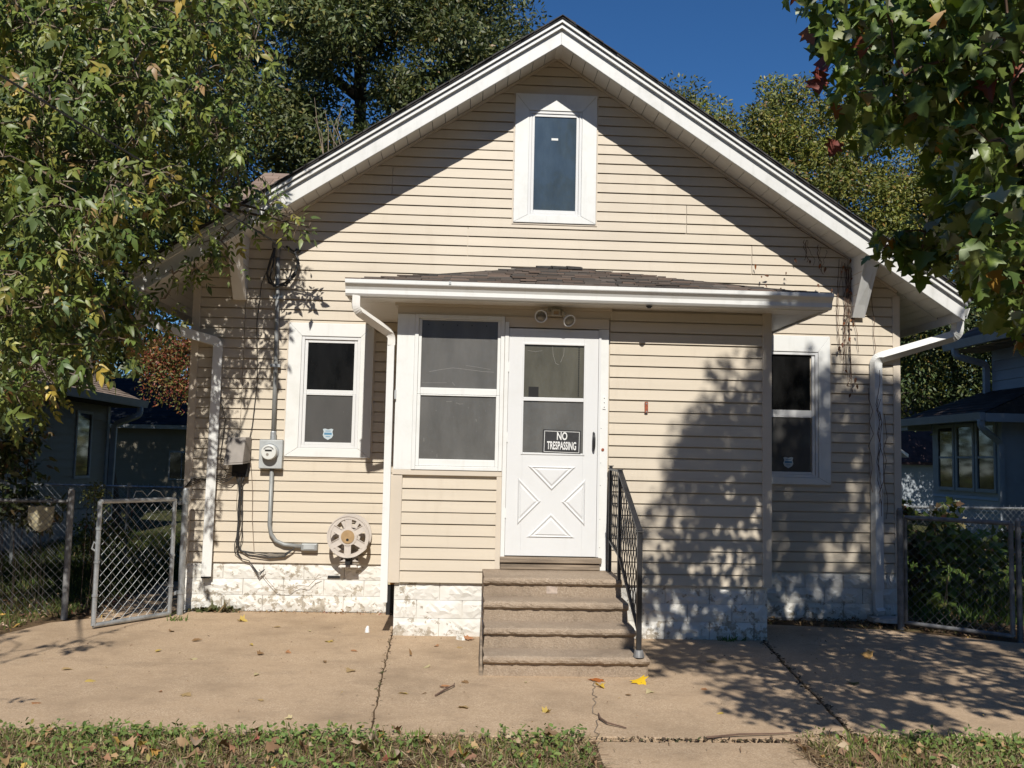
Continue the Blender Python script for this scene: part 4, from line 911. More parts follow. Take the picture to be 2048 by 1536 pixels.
MB().box(0.33,0.42,P-0.633+0.0315,P-0.633+0.0345,0.472,0.532).build('maker_plate', M['sticker_white'] if False else mat('pale_patch', (0.42,0.34,0.28), 0.8, 0.2, 30.0), steps)
mb = MB(); mb.hexa([(sx0-0.035,P-1.50,0.004),(sx0-0.005,P-1.50,0.004),(sx0-0.005,P-0.9,0.004),(sx0-0.03,P-0.9,0.004),(sx0-0.030,P-1.50,0.09),(sx0-0.012,P-1.50,0.09),(sx0-0.012,P-0.95,0.33),(sx0-0.022,P-0.95,0.33)])
tag(mb.build('loose_board', M['dark_wood']), 'thin grey board leaning on the left side of the steps', 'board')

# ------------------------------------------------------------------ iron railing
rail = thing('stair_railing', 'black wrought iron lattice handrail on the right of the steps', 'railing', (0.93,-2.73,0.15))
PB = (0.935,-2.735); PM = (0.915,-1.93); PT = (0.93,-1.33)
def post(x, y, z0, z1, w=0.014):
    o = MB().box(x-w,x+w,y-w,y+w,z0,z1).build('post', M['iron'], rail, bevel=0.002)
    MB().box(x-w-.008,x+w+.008,y-w-.008,y+w+.008,z1+.0005,z1+.008).build('post_cap', M['iron'], o, bevel=0.002)
    return o
bp = post(*PB, 0.152, 1.05, 0.018)
mb = MB(); mb.disc((PB[0],PB[1],0.151),0.042,(0,0,1),0.05,14,0.030); mb.build('post_shoe', M['galv_old'], bp)
post(*PM, 0.60, 1.495); post(*PT, 0.60, 1.525)
def bar(a, b, w=0.010, h=0.016, nm='rail_bar'):
    return MB().duct([a, b], w*2, h, (1,0,0)).build(nm, M['iron'], rail)
bar((PB[0],PB[1],1.058),(PM[0],PM[1],1.488), 0.020, 0.014, 'top_rail')
bar((PM[0],PM[1],1.488),(PT[0],PT[1],1.50), 0.016, 0.014, 'top_rail')
bar((PB[0]-0.005,PB[1]+0.02,0.35),(PM[0],PM[1],0.80), 0.012, 0.016, 'bottom_rail')
bar((PM[0],PM[1],0.80),(PT[0],PT[1],0.87), 0.012, 0.016, 'bottom_rail')
# wavy vertical bars making the lattice
def wavy(ya, za, zb, x, ph):
    n = 26; pts = []
    for i in range(n+1):
        t = i/n; z = za+(zb-za)*t
        pts.append((x, ya+0.021*math.sin(2*math.pi*z/0.17+ph), z))
    return pts
k = 0
for span, cnt in (((PB, PM), 16), ((PM, PT), 11)):
    (x0,y0),(x1,y1) = span
    z0b, z1b = (0.36, 0.81) if span[0] is PB else (0.81, 0.875)
    z0t, z1t = (1.05, 1.48) if span[0] is PB else (1.48, 1.495)
    for i in range(1, cnt):
        t = i/cnt; y = y0+(y1-y0)*t; x = x0+(x1-x0)*t
        mb = MB(); mb.tube(wavy(y, z0b+(z1b-z0b)*t, z0t+(z1t-z0t)*t, x, math.pi*(i % 2)), 0.0042, 4)
        mb.build('lattice_bar', M['iron'], rail); k += 1

# ------------------------------------------------------------------ no trespassing sign
def text_mesh(body, size, name, m, parent, loc, extr=0.0006, bold=0.012, xs=1.0):
    cu = bpy.data.curves.new(name, 'FONT'); cu.body = body; cu.size = size; cu.align_x = 'CENTER'; cu.align_y = 'CENTER'
    cu.extrude = extr; cu.offset = bold*size; cu.resolution_u = 3
    to = bpy.data.objects.new(name, cu); COL.objects.link(to)
    dg = bpy.context.evaluated_depsgraph_get()
    me = bpy.data.meshes.new_from_object(to.evaluated_get(dg))
    bpy.data.objects.remove(to)
    tm = Matrix.Translation(loc) @ Matrix.Rotation(math.radians(0.8), 4, 'Y') @ Matrix.Rotation(math.pi/2, 4, 'X') @ Matrix.Diagonal((xs,1,1,1))
    me.transform(tm); me.materials.clear(); me.materials.append(m); me.name = name
    return link(name, me, parent)
Ys = Yd-0.0085
mb = MB(); mb.prism([(0.321,Ys,1.842),(0.663,Ys,1.836),(0.660,Ys,1.629),(0.318,Ys,1.635)],(0,0.006,0))
sg = mb.build('no_trespassing_sign', M['sign_black'])
tag(sg, 'black NO TRESPASSING sign in the storm door glass', 'sign')
for a in ([(0.334,1.830),(0.650,1.8245),(0.650,1.8205),(0.334,1.826)],[(0.331,1.646),(0.647,1.640),(0.647,1.636),(0.331,1.642)],[(0.331,1.646),(0.335,1.646),(0.338,1.826),(0.334,1.826)],[(0.643,1.640),(0.647,1.640),(0.650,1.8205),(0.646,1.8205)]):
    mb = MB(); mb.prism([(x,Ys-0.0008,z) for x, z in a],(0,0.0007,0)); mb.build('sign_border', M['ink_white'], sg)
text_mesh('NO', 0.098, 'lettering', M['ink_white'], sg, (0.492,Ys-0.001,1.781), xs=0.62, bold=0.022)
text_mesh('TRESPASSING', 0.098, 'lettering', M['ink_white'], sg, (0.490,Ys-0.001,1.695), xs=0.445, bold=0.022)

# ------------------------------------------------------------------ flood light
fl = thing('flood_light', 'twin head motion flood light above the white door', 'light', (0.41,P,2.9))
MB().box(0.345,0.475,P-0.062,P-0.041,2.862,2.975).build('back_plate', M['lamp_white'], fl, bevel=0.006)
mb = MB(); mb.hexa([(0.375,P-0.135,2.855),(0.450,P-0.135,2.855),(0.450,P-0.0625,2.862),(0.375,P-0.0625,2.862),(0.375,P-0.125,2.915),(0.450,P-0.125,2.915),(0.450,P-0.0625,2.935),(0.375,P-0.0625,2.935)])
mb.build('motion_sensor', M['lamp_white'], fl, bevel=0.006)
MB().box(0.390,0.435,P-0.139,P-0.1355,2.868,2.898).build('sensor_lens', M['tan'], fl)
for (hx, hz, ax) in ((0.275,2.842,(-0.30,-0.85,-0.25)),(0.528,2.810,(0.35,-0.75,-0.5))):
    ax = Vector(ax).normalized(); c = Vector((hx,P-0.165,hz))
    mb = MB(); bx_ = 0.355 if hx < 0.4 else 0.465
    mb.tube([(bx_,P-0.065,2.915),(bx_+(hx-bx_)*0.4,P-0.10,hz+0.06),tuple(c-ax*0.075)],[0.016,0.018,0.02],8)
    mb.tube([tuple(c-ax*0.08),tuple(c-ax*0.055),tuple(c-ax*0.02),tuple(c)],[0.024,0.034,0.052,0.056],16)
    h = mb.build('lamp_head', M['lamp_white'], fl, smooth=True)
    mb = MB(); mb.ring(tuple(c),0.058,0.048,ax,0.006,20); mb.build('lamp_rim', M['ink_white'], h)
    mb = MB(); mb.disc(tuple(c-ax*0.004),0.048,ax,0.004,20,0.046); mb.build('lens', M['lens'], h)

# rusty bracket on porch siding
rb = MB().box(1.238,1.268,P-0.040,P-0.026,2.012,2.112).build('rusty_hook_plate', M['rust'], bevel=0.003)
tag(rb, 'small rusty red metal plate screwed to the porch siding', 'hook')
for zz in (2.095, 2.022): mb = MB(); mb.disc((1.253,P-0.040,zz),0.008,(0,-1,0),0.004,10); mb.build('screw', M['galv_old'], rb)

# ------------------------------------------------------------------ electric service
em = thing('electric_meter', 'round glass electric meter on a grey box left of the window', 'meter', (-2.32,0,1.4))
MB().box(-2.435,-2.205,-0.115,-0.016,1.425,1.712).build('meter_box', M['grey_metal'], em, bevel=0.006)
MB().box(-2.445,-2.195,-0.03,-0.0165,1.418,1.424).build('box_flange', M['grey_metal'], em)
mb = MB(); mb.disc((-2.325,-0.1155,1.588),0.088,(0,-1,0),0.018,28,0.086); col_ = mb.build('meter_collar', M['galv'], em)
mb = MB(); mb.disc((-2.325,-0.134,1.588),0.078,(0,-1,0),0.062,28,0.074); mt = mb.build('meter_dial', mat('meter_face', (0.62,0.63,0.60), 0.35), em, bevel=0.006)
MB().box(-2.360,-2.292,-0.1985,-0.1965,1.596,1.613).build('display', M['dark'], mt)
mb = MB(); mb.prism([(-2.325+0.056*math.cos(math.radians(a)),-0.1985,1.596+0.050*math.sin(math.radians(a))) for a in range(25,156,13)]+[(-2.325+0.046*math.cos(math.radians(a)),-0.1985,1.596+0.041*math.sin(math.radians(a))) for a in range(155,24,-13)],(0,0.0015,0)); mb.build('dial_arc', M['galv_old'], mt)
mb = MB(); mb.disc((-2.335,-0.1985,1.565),0.014,(0,1,0),0.0015,12); mb.build('dial_mark', M['grey_plastic'], mt)
M['pipe'] = mat('grey_zinc_pipe', (0.27,0.28,0.275), 0.5, 0.15, 12.0, metal=0.2)
cm = MB()
cm.tube([(-2.345,-0.06,3.58),(-2.33,-0.06,3.2),(-2.315,-0.06,2.3),(-2.312,-0.06,1.78)],0.023,10)
cd = cm.build('service_conduit', M['pipe'], None, smooth=True)
tag(cd, 'grey service conduit rising from the electric meter up the siding', 'conduit')
mb = MB(); mb.tube([(-2.312,-0.06,1.714),(-2.312,-0.06,1.79),(-2.312,-0.06,1.80)],[.032,.030,.024],10); mb.build('coupling', M['galv'], cd)
for zz in (2.45, 3.15): MB().box(-2.37,-2.27,-0.088,-0.016,zz,zz+0.03).build('strap', M['galv'], cd)
mb = MB(); mb.tube([(-2.348,-0.06,3.581),(-2.35,-0.065,3.64),(-2.352,-0.09,3.69),(-2.354,-0.13,3.70),(-2.356,-0.16,3.66)],[.028,.036,.042,.04,.03],12); mb.build('weatherhead', M['galv_old'], cd, smooth=True)
lw = MB()
lw.tube([(-2.312,-0.06,1.424),(-2.312,-0.06,0.86),(-2.295,-0.06,0.775),(-2.245,-0.06,0.705),(-2.16,-0.06,0.668),(-1.985,-0.06,0.652)],0.021,10)
lo = lw.build('conduit_elbow', M['pipe'], None, smooth=True); tag(lo, 'grey conduit elbow below the electric meter bending towards the hose reel', 'conduit')
MB().box(-1.990,-1.825,-0.085,-0.016,0.612,0.685).build('conduit_body', M['pipe'], lo, bevel=0.012)
MB().box(-1.962,-1.852,-0.0875,-0.0852,0.628,0.668).build('body_cover', M['grey_metal'], lo, bevel=0.008)
# service drop and loops
def sag(a, b, s, n=16):
    a, b = Vector(a), Vector(b)
    return [tuple(a.lerp(b, i/n)-Vector((0,0,s*4*(i/n)*(1-i/n)))) for i in range(n+1)]
sd = MB(); sd.tube(sag((-2.17,-0.06,3.62),(-4.80,-11.3,3.95),0.0,30),0.008,6,sx=1.0)
sdo = sd.build('service_drop', M['cable']); tag(sdo, 'black overhead power line sagging down through the left tree to the house', 'cable')
mb = MB(); mb.tube(sag((-2.17,-0.05,3.63),(-4.80,-11.3,3.99),0.02,30),0.005,5); mb.build('neutral_wire', M['cable'], sdo)
mb = MB(); mb.tube([(-2.14,-0.017,3.665),(-2.15,-0.06,3.665),(-2.17,-0.07,3.63)],[.022,.018,.012],8); mb.build('insulator', M['iron'], sdo)
mb = MB()
mb.tube([(-2.356,-0.15,3.66),(-2.40,-0.14,3.52),(-2.43,-0.12,3.40),(-2.41,-0.11,3.31),(-2.33,-0.10,3.27),(-2.22,-0.10,3.33),(-2.14,-0.09,3.45),(-2.13,-0.08,3.56),(-2.17,-0.07,3.63),(-2.26,-0.06,3.70)],0.013,7)
mb.tube([(-2.36,-0.14,3.65),(-2.37,-0.13,3.50),(-2.40,-0.12,3.36),(-2.36,-0.11,3.27),(-2.24,-0.10,3.29),(-2.15,-0.09,3.40),(-2.12,-0.08,3.52),(-2.16,-0.07,3.62)],0.010,7)
mb.build('drip_loop', M['cable'], sdo, smooth=True)

def shift(mb, dy=-0.012):
    mb.v = [(p[0], p[1]+dy, p[2]) for p in mb.v]; return mb
# telephone box with loose cables
tb = thing('telephone_box', 'grey brown utility box hanging open with loose cables beside the downspout', 'utility box', (-2.64,0,1.3))
mb = MB(); mb.hexa([(-2.752,-0.235,1.465),(-2.565,-0.235,1.480),(-2.530,-0.06,1.495),(-2.735,-0.06,1.49),(-2.735,-0.165,1.725),(-2.560,-0.165,1.732),(-2.530,-0.035,1.735),(-2.720,-0.035,1.728)])
cv = mb.build('cover', M['grey_plastic'], tb, bevel=0.006)
mb = MB(); mb.hexa([(-2.752,-0.242,1.450),(-2.563,-0.242,1.465),(-2.530,-0.065,1.48),(-2.74,-0.065,1.475),(-2.754,-0.238,1.464),(-2.562,-0.238,1.479),(-2.528,-0.06,1.494),(-2.738,-0.06,1.489)]); mb.build('cover_lip', M['grey_plastic'], cv)
MB().box(-2.70,-2.545,-0.10,-0.016,1.335,1.50).build('terminal_base', M['dark'], tb, bevel=0.004)
for k in range(7):
    r = random.Random(60+k)
    s0 = (-2.66+k*0.017,-0.09,1.36); pts = [s0]
    z = 1.36; x = s0[0]; tx = -2.615+r.uniform(-.03,.03)
    for z in (1.27,1.15,1.0,0.86,0.74,0.66):
        x += (tx-x)*0.5+r.uniform(-.014,.014); pts.append((x,-0.035-r.uniform(0,.03),z))
    if k < 4:
        pts += [(-2.60+r.uniform(-.03,.03),-0.04,0.60),(-2.50,-0.045,0.575+r.uniform(-.02,.02)),(-2.30,-0.05,0.535+0.012*k),(-2.15,-0.05,0.55+0.01*k),(-2.07,-0.055,0.62),(-2.05,-0.055,0.645)]
    else:
        pts += [(-2.63+r.uniform(-.02,.02),-0.04,0.58),(-2.57,-0.045,0.52),(-2.50,-0.04,0.50),(-2.40,-0.045,0.44-0.015*k),(-2.34,-0.05,0.42)]
    mb = MB(); mb.tube(pts, 0.0045 if k else 0.006, 5); shift(mb).build('cable', M['cable'], tb, smooth=True)
for k in range(4):
    r = random.Random(80+k)
    mb = MB(); mb.tube([(-2.64,-0.09,1.37),(-2.70-r.uniform(0,.04),-0.10,1.36-0.02*k),(-2.78,-0.06,1.335-0.02*k),(-2.86,-0.03,1.345-0.02*k),(-3.0,-0.03,1.33-0.012*k),(-3.11,-0.03,1.30-0.02*k),(-3.17,-0.03,1.22)],0.004,5); shift(mb).build('cable', M['cable'], tb, smooth=True)
for k in range(3):
    r = random.Random(90+k)
    mb = MB(); mb.tube([(-2.72,-0.20,1.46),(-2.78,-0.18,1.52-0.03*k),(-2.80,-0.15,1.44),(-2.74,-0.12,1.38),(-2.66,-0.11,1.37)],0.0035,5); shift(mb).build('cable', M['cable'], tb, smooth=True)
mb = MB(); mb.tube([(-2.55,-0.03,1.73),(-2.53,-0.03,1.85),(-2.50,-0.028,2.3),(-2.53,-0.028,2.9),(-2.50,-0.03,3.3),(-2.44,-0.06,3.45)],0.004,5); shift(mb).build('cable', M['cable'], tb, smooth=True)
mb = MB(); mb.tube([(-2.88,-0.03,2.62),(-2.885,-0.03,2.2),(-2.80,-0.03,1.9),(-2.84,-0.03,1.5)],0.004,5); shift(mb).build('cable', M['cable'], tb, smooth=True)
mb = MB(); mb.tube([(-2.40,-0.045,0.42),(-2.30,-0.05,0.30),(-2.22,-0.05,0.22),(-2.10,-0.05,0.21),(-2.0,-0.05,0.27),(-1.9,-0.05,0.26),(-1.83,-0.05,0.33),(-1.78,-0.04,0.35)],0.0028,5); shift(mb).build('thin_wire', M['twig'], tb)
mb = MB(); mb.tube([(-2.53,-0.03,1.49),(-2.50,-0.025,1.2),(-2.49,-0.025,0.9),(-2.46,-0.025,0.60)],0.003,5); shift(mb).build('ground_wire', M['twig'], tb)

# ------------------------------------------------------------------ hose reel
hr = thing('hose_reel', 'taupe plastic hose reel wheel mounted low on the siding', 'hose reel', (-1.50,0,0.5))
c = (-1.505,-0.235,0.772)
mb = MB(); mb.ring(c,0.208,0.172,(0,1,0),0.022,40); mb.ring((c[0],c[1]-0.006,c[2]),0.208,0.198,(0,1,0),0.007,40); mb.build('front_rim', M['reel'], hr)
for k in range(6):
    a = math.radians(30+60*k + (0 if k else 0)); a = math.radians(90-180+60*k)
    d = Vector((math.cos(a),0,math.sin(a))); n = Vector((-math.sin(a),0,math.cos(a)))
    w0, w1 = 0.030, 0.030; p0 = Vector(c)+d*0.06; p1 = Vector(c)+d*0.176
    mb = MB(); mb.prism([tuple(p0+n*w0+Vector((0,.004,0))),tuple(p0-n*w0+Vector((0,.004,0))),tuple(p1-n*w1+Vector((0,.004,0))),tuple(p1+n*w1+Vector((0,.004,0)))],(0,0.014,0)); mb.build('spoke', M['reel'], hr)
    for s in (-1, 1):
        mb = MB(); q0, q1 = p0+n*w0*s, p1+n*w1*s
        mb.duct([tuple(q0+Vector((0,.001,0))),tuple(q1+Vector((0,.001,0)))],0.006,0.012,(n.x,0,n.z)); mb.build('spoke_rib', M['reel'], hr)
mb = MB(); mb.disc((c[0],c[1]-0.004,c[2]),0.088,(0,1,0),0.024,28); mb.build('hub', M['reel'], hr)
mb = MB(); mb.disc((c[0]-0.002,c[1]-0.012,c[2]),0.066,(0,1,0),0.007,28); hb = mb.build('hub_cap', M['tan'], hr)
mb = MB(); mb.disc((c[0]-0.004,c[1]-0.0135,c[2]-0.03),0.014,(0,1,0),0.0014,12); mb.build('hub_hole', M['dark'], hb)
mb = MB(); mb.tube([(c[0],-0.2,c[2]),(c[0],-0.055,c[2])],0.075,20); mb.build('drum', M['grey_plastic'], hr, smooth=False)
mb = MB(); mb.ring((c[0]+0.004,-0.075,c[2]+0.004),0.212,0.165,(0,1,0),0.020,40); mb.ring((c[0]+0.004,-0.070,c[2]+0.004),0.10,0.03,(0,1,0),0.012,28)
for k in range(6):
    a = math.radians(60*k); d = Vector((math.cos(a),0,math.sin(a))); n = Vector((-math.sin(a),0,math.cos(a))); p0 = Vector((c[0],-0.066,c[2]))+d*0.08; p1 = p0+d*0.10
    mb.prism([tuple(p0+n*.018),tuple(p0-n*.018),tuple(p1-n*.018),tuple(p1+n*.018)],(0,0.01,0))
mb.build('rear_rim', M['reel'], hr)
MB().box(c[0]-0.024,c[0]+0.024,-0.20,-0.016,0.495,0.60).build('support_arm', M['dark'], hr)
for s in (-1, 1):
    MB().box(c[0]+s*0.062-0.04,c[0]+s*0.062+0.04,-0.05,-0.016,0.505,0.565).build('mount_plate', M['reel'], hr, bevel=0.006)
    mb = MB(); mb.disc((c[0]+s*0.075,-0.0502,0.532),0.009,(0,-1,0),0.004,10); mb.build('mount_screw', M['dark'], hr)
mb = MB(); mb.hexa([(c[0]-0.10,-0.16,0.462),(c[0]+0.10,-0.16,0.462),(c[0]+0.085,-0.016,0.462),(c[0]-0.085,-0.016,0.462),(c[0]-0.08,-0.15,0.488),(c[0]+0.08,-0.15,0.488),(c[0]+0.07,-0.016,0.488),(c[0]-0.07,-0.016,0.488)]); mb.build('mount_tray', M['reel'], hr, bevel=0.006)
# capped wooden block at the porch corner
wb = MB().box(-1.13,-1.045,-0.13,-0.05,0.30,0.60).build('wood_post_stub', M['orange_cap']); tag(wb, 'short wooden block standing behind the porch downspout at the wall corner', 'post')
MB().box(-1.135,-1.085,-0.137,-0.1305,0.298,0.602).build('pale_face', M['plaque'], wb)
MB().box(-1.12,-1.05,-0.12,-0.06,0.0,0.299).build('stub_foot', M['dark'], wb)
# splash block under right downspout
mb = MB()
n = 14
for i in range(n):
    a = math.pi*i/(n-1)
    mb.v.append((3.93+0.15*math.cos(a)+0.03, -0.22-0.12*math.sin(a), 0.055)); mb.v.append((3.93+0.17*math.cos(a)+0.03, -0.22-0.14*math.sin(a), 0.02))
for i in range(n-1): mb.f.append((2*i,2*i+1,2*i+3,2*i+2))
mb.f.append(tuple(range(0,2*n,2)))
mb.box(3.79,4.11,-0.22,-0.06,0.001,0.05)
sp = mb.build('splash_block', M['mortar']); tag(sp, 'white rounded splash block on the ground under the right downspout', 'splash block')

# ------------------------------------------------------------------ chain link fences and gates
def mesh_panel(p0, p1, z0, z1, d=0.058, r=0.0024, knuckle=False):
    """diamond wire between two ground points; returns MB"""
    p0, p1 = Vector(p0), Vector(p1); L = (p1-p0).length; u = (p1-p0)/L; nrm = Vector((-u.y,u.x,0)); H = z1-z0
    mb = MB()
    def P3(s, h, off): q = p0+u*s+nrm*off; return (q.x, q.y, z0+h)
    for sgn in (1, -1):
        s = -H
        while s < L+H:
            a, b = (s, 0.0), (s+H, H)
            if sgn < 0: a, b = (s, H), (s+H, 0.0)
            def clip(a, b):
                (s0,h0),(s1,h1) = a,b
                t0, t1 = 0.0, 1.0
                ds = s1-s0
                if ds != 0:
                    ta, tb = (0-s0)/ds, (L-s0)/ds
                    t0, t1 = max(t0, min(ta,tb)), min(t1, max(ta,tb))
                return (t0, t1)
            t0, t1 = clip(a, b)
            if t1-t0 > 0.01:
                A_ = (a[0]+(b[0]-a[0])*t0, a[1]+(b[1]-a[1])*t0); B_ = (a[0]+(b[0]-a[0])*t1, a[1]+(b[1]-a[1])*t1)
                mb.tube([P3(A_[0],A_[1],0.002*sgn),P3(B_[0],B_[1],0.002*sgn)], r, 3, caps=False)
            s += d
    if knuckle:
        s = 0.0
        while s < L:
            mb.tube([P3(s,H-0.01,0),P3(s+0.018,H+0.035,0.004)], r*1.1, 3, caps=False)
            s += d
    return mb
FG = 'chain link fence posts'
def fence_post(x, y, h, r, m, label, grp=None):
    mb = MB(); mb.tube([(x,y,-0.02),(x,y,h),(x,y,h+0.02)],[r,r,r*0.55],12)
    o = mb.build('fence_post', M[m], None, smooth=False); return tag(o, label, 'post', grp)
fence_post(-4.085,-0.525,1.19,0.030,'galv_old','dark steel fence post at the left side of the open left gate')
fp = fence_post(-3.09,-0.28,1.20,0.030,'galv','light grey steel gate post beside the left house corner')
for zz in (0.20, 1.06): mb = MB(); mb.ring((-3.09,-0.28,zz),0.036,0.0305,(0,0,1),0.03,14); mb.box(-3.14,-3.118,-0.35,-0.28,zz,zz+0.03); mb.build('hinge_band', M['galv'], fp)
def gate(name, label, a, b, z0, z1, r, m, dm):
    g_ = thing(name, label, 'gate', (a[0], a[1], 0))
    A3 = lambda z: (a[0],a[1],z); B3 = lambda z: (b[0],b[1],z)
    for p in (a, b):
        mb = MB(); mb.tube([(p[0],p[1],z0),(p[0],p[1],z1)], r, 10); mb.build('upright', M[m], g_)
    for z in (z0, z1):
        mb = MB(); mb.tube([A3(z),B3(z)], r, 10); mb.build('frame_rail', M[m], g_)
    for p in (a, b):
        for z in (z0+0.25, (z0+z1)/2, z1-0.25):
            mb = MB(); mb.ring((p[0],p[1],z),r+.005,r+.0005,(0,0,1),0.02,12); mb.build('tension_band', M[m], g_)
    o = mesh_panel(a, b, z0+.01, z1-.01, dm, 0.0019).build('wire_mesh', M[m], g_); stuff(o)
    return g_
gl_ = gate('chain_link_gate', 'open galvanised chain link gate swung towards the viewer on the left', (-3.155,-0.40,0), (-3.60,-1.09,0), 0.03, 1.115, 0.021, 'galv', 0.092)
mb = MB(); mb.tube([(-3.60,-1.09,0.72),(-3.63,-1.10,0.76),(-3.645,-1.10,0.70),(-3.62,-1.09,0.68)],0.009,6); mb.build('latch', M['galv'], gl_)
mb = MB(); mb.tube([(-3.42,-0.80,1.12),(-3.40,-0.78,1.20),(-3.36,-0.72,1.20),(-3.33,-0.68,1.15),(-3.29,-0.62,1.21),(-3.25,-0.56,1.19),(-3.22,-0.51,1.13)],0.004,5); mb.build('bent_wire', M['galv'], gl_)
def fence(name, label, pts, h, m, d, r, rail_r=0.018, knuckle=True, posts=()):
    f = thing(name, label, 'fence', (pts[0][0], pts[0][1], 0))
    for a, b in zip(pts[:-1], pts[1:]):
        mb = MB(); mb.tube([(a[0],a[1],h),(b[0],b[1],h)], rail_r, 8); mb.build('top_rail', M[m], f)
        stuff(mesh_panel((a[0],a[1]-.02,0), (b[0],b[1]-.02,0), 0.03, h+0.01, d, r, knuckle).build('wire_mesh', M[m], f))
    for (x, y) in posts:
        mb = MB(); mb.tube([(x,y,-0.02),(x,y,h+0.05)], rail_r*1.3, 8); mb.build('line_post', M[m], f)
    return f
fence('chain_link_fence', 'dark chain link fence running left from the left gate post', [(-4.085,-0.50),(-8.5,-0.55)], 1.08, 'galv_old', 0.080, 0.0016, posts=[(-6.4,-0.52)])
fence('chain_link_fence', 'chain link fence across the left back yard seen through the open gate', [(-3.35,3.4),(-5.0,3.6),(-8.0,3.9)], 1.08, 'galv', 0.080, 0.0024, posts=[(-3.35,3.4),(-5.0,3.6),(-6.6,3.76)])
pq = MB(); pq.prism([(-4.337+px*0.235,-0.575,0.915+pz*0.24) for px, pz in [(-.5,.5),(-.25,.46),(0,.53),(.25,.46),(.5,.5),(.5,-.05),(.40,-.28),(.2,-.43),(0,-.52),(-.2,-.43),(-.40,-.28),(-.5,-.05)]],(0,0.012,0))
pq = pq.build('yard_plaque', M['plaque']); tag(pq, 'tan shield shaped plaque hanging on the left chain link fence', 'plaque')
stuff(mesh_panel((-4.47,-0.585,0),(-4.20,-0.585,0),0.80,1.04,0.062,0.0022).build('wire_strands', M['galv_old'], pq))
# right gate
fence_post(3.955,-0.46,1.15,0.032,'galv_old','dark steel gate post beside the right house corner')
gate('chain_link_gate', 'dark chain link gate standing open on the right side of the house', (4.035,-0.40,0), (4.72,-1.08,0), 0.04, 1.075, 0.021, 'galv_old', 0.092)
fence_post(4.80,-1.06,1.10,0.026,'galv_old','dark post at the free end of the right gate')
fence_post(5.27,1.5,1.13,0.028,'galv','light steel line post with vines behind the right gate')
fence('chain_link_fence', 'vine covered chain link fence behind the right gate', [(4.3,1.42),(5.27,1.53),(8.4,1.9)], 1.10, 'galv', 0.080, 0.0024, posts=[(6.9,1.72)])
fence('chain_link_fence', 'dark chain link fence continuing right from the right gate', [(4.80,-1.06),(7.6,-1.25)], 1.05, 'galv_old', 0.080, 0.0016, posts=[(6.3,-1.16)])
# ------------------------------------------------------------------ neighbouring buildings
def side_boards(parent, X, y0, y1, z0, z1, exp, face, openings, m):
    """lap boards on a wall in the plane x = X; face = -1 looks to -x, +1 to +x"""
    z = z0
    while z < z1-0.01:
        zt = min(z+exp, z1); segs = [(y0, y1)]
        for (a, b, c, d) in openings:
            if min(zt, d)-max(z, c) > 0.5*(zt-z):
                ns = []
                for s in segs:
                    if s[1] <= a or s[0] >= b: ns.append(s); continue
                    if s[0] < a: ns.append((s[0], a))
                    if s[1] > b: ns.append((b, s[1]))
                segs = ns
        for s in segs:
            if s[1]-s[0] > 0.02:
                mb = MB(); xo = X+face*0.02; xi = X+face*0.004
                mb.quad((xo,s[0],z),(xo,s[1],z),(xi,s[1],zt),(xi,s[0],zt)); mb.quad((xo,s[0],z),(X,s[0],z+.001),(X,s[1],z+.001),(xo,s[1],z))
                link('siding_board', mb.mesh('siding_board', m), parent)
        z = zt
def side_window(parent, X, face, y0, y1, z0, z1, m_frame, cw=0.07, rail=True):
    f = face
    bx = lambda a, b: (min(X+f*a, X+f*b), max(X+f*a, X+f*b))
    w = MB(); x_ = bx(0.0, 0.035)
    w.box(*x_, y0-cw, y0, z0-cw, z1+cw); w.box(*x_, y1, y1+cw, z0-cw, z1+cw); w.box(*x_, y0+.0005, y1-.0005, z1, z1+cw); w.box(*x_, y0+.0005, y1-.0005, z0-cw, z0)
    w = w.build('window', m_frame, parent)
    x_ = bx(0.006, 0.012)
    MB().box(*x_, y0+.001, y1-.001, z0+.001, z1-.001).build('pane', M['pane_neigh'], w)
    if rail:
        zm = (z0+z1)/2; x_ = bx(0.0125, 0.028); MB().box(*x_, y0+.001, y1-.001, zm-.018, zm+.018).build('sash_rail', m_frame, w)
    return w
M['nframe'] = mat('pale_grey_frame', (0.40,0.42,0.43), 0.5, 0.1, 5.0)
M['nframe_blue'] = mat('blue_grey_trim', (0.30,0.34,0.38), 0.5, 0.1, 5.0)
def roof_tabs(name, parent, P00, P10, P01, P11, rows, base, var=0.2, w=(0.2,0.35)):
    """shingle courses on a planar quad: P00-P10 eave, P01-P11 ridge"""
    P00, P10, P01, P11 = map(Vector, (P00, P10, P01, P11)); v, f, c = [], [], []
    nrm = (P10-P00).cross(P01-P00).normalized()
    if nrm.z < 0: nrm = -nrm
    for r in range(rows):
        t0, t1 = r/rows-.003, min(1, (r+1.12)/rows); L = (P10.lerp(P11, t0)-P00.lerp(P01, t0)).length; s = -random.random()*.2
        while s < L:
            ww = random.uniform(*w); a, b = max(0, s)/L, min(L, s+ww-.006)/L
            n = len(v)
            e0, e1 = P00.lerp(P01, t0), P10.lerp(P11, t0); g0, g1 = P00.lerp(P01, t1), P10.lerp(P11, t1)
            l = nrm*random.uniform(.012,.02)
            v += [tuple(e0.lerp(e1,a)+l),tuple(e0.lerp(e1,b)+l),tuple(g0.lerp(g1,b)+nrm*.004),tuple(g0.lerp(g1,a)+nrm*.004)]
            f.append((n,n+1,n+2,n+3)); k = random.uniform(1-var,1+var); c += [tuple(x*k for x in base)]*4
            s += ww
    return stuff(link(name, color_mesh(name, v, f, c, M['shingle']), parent))

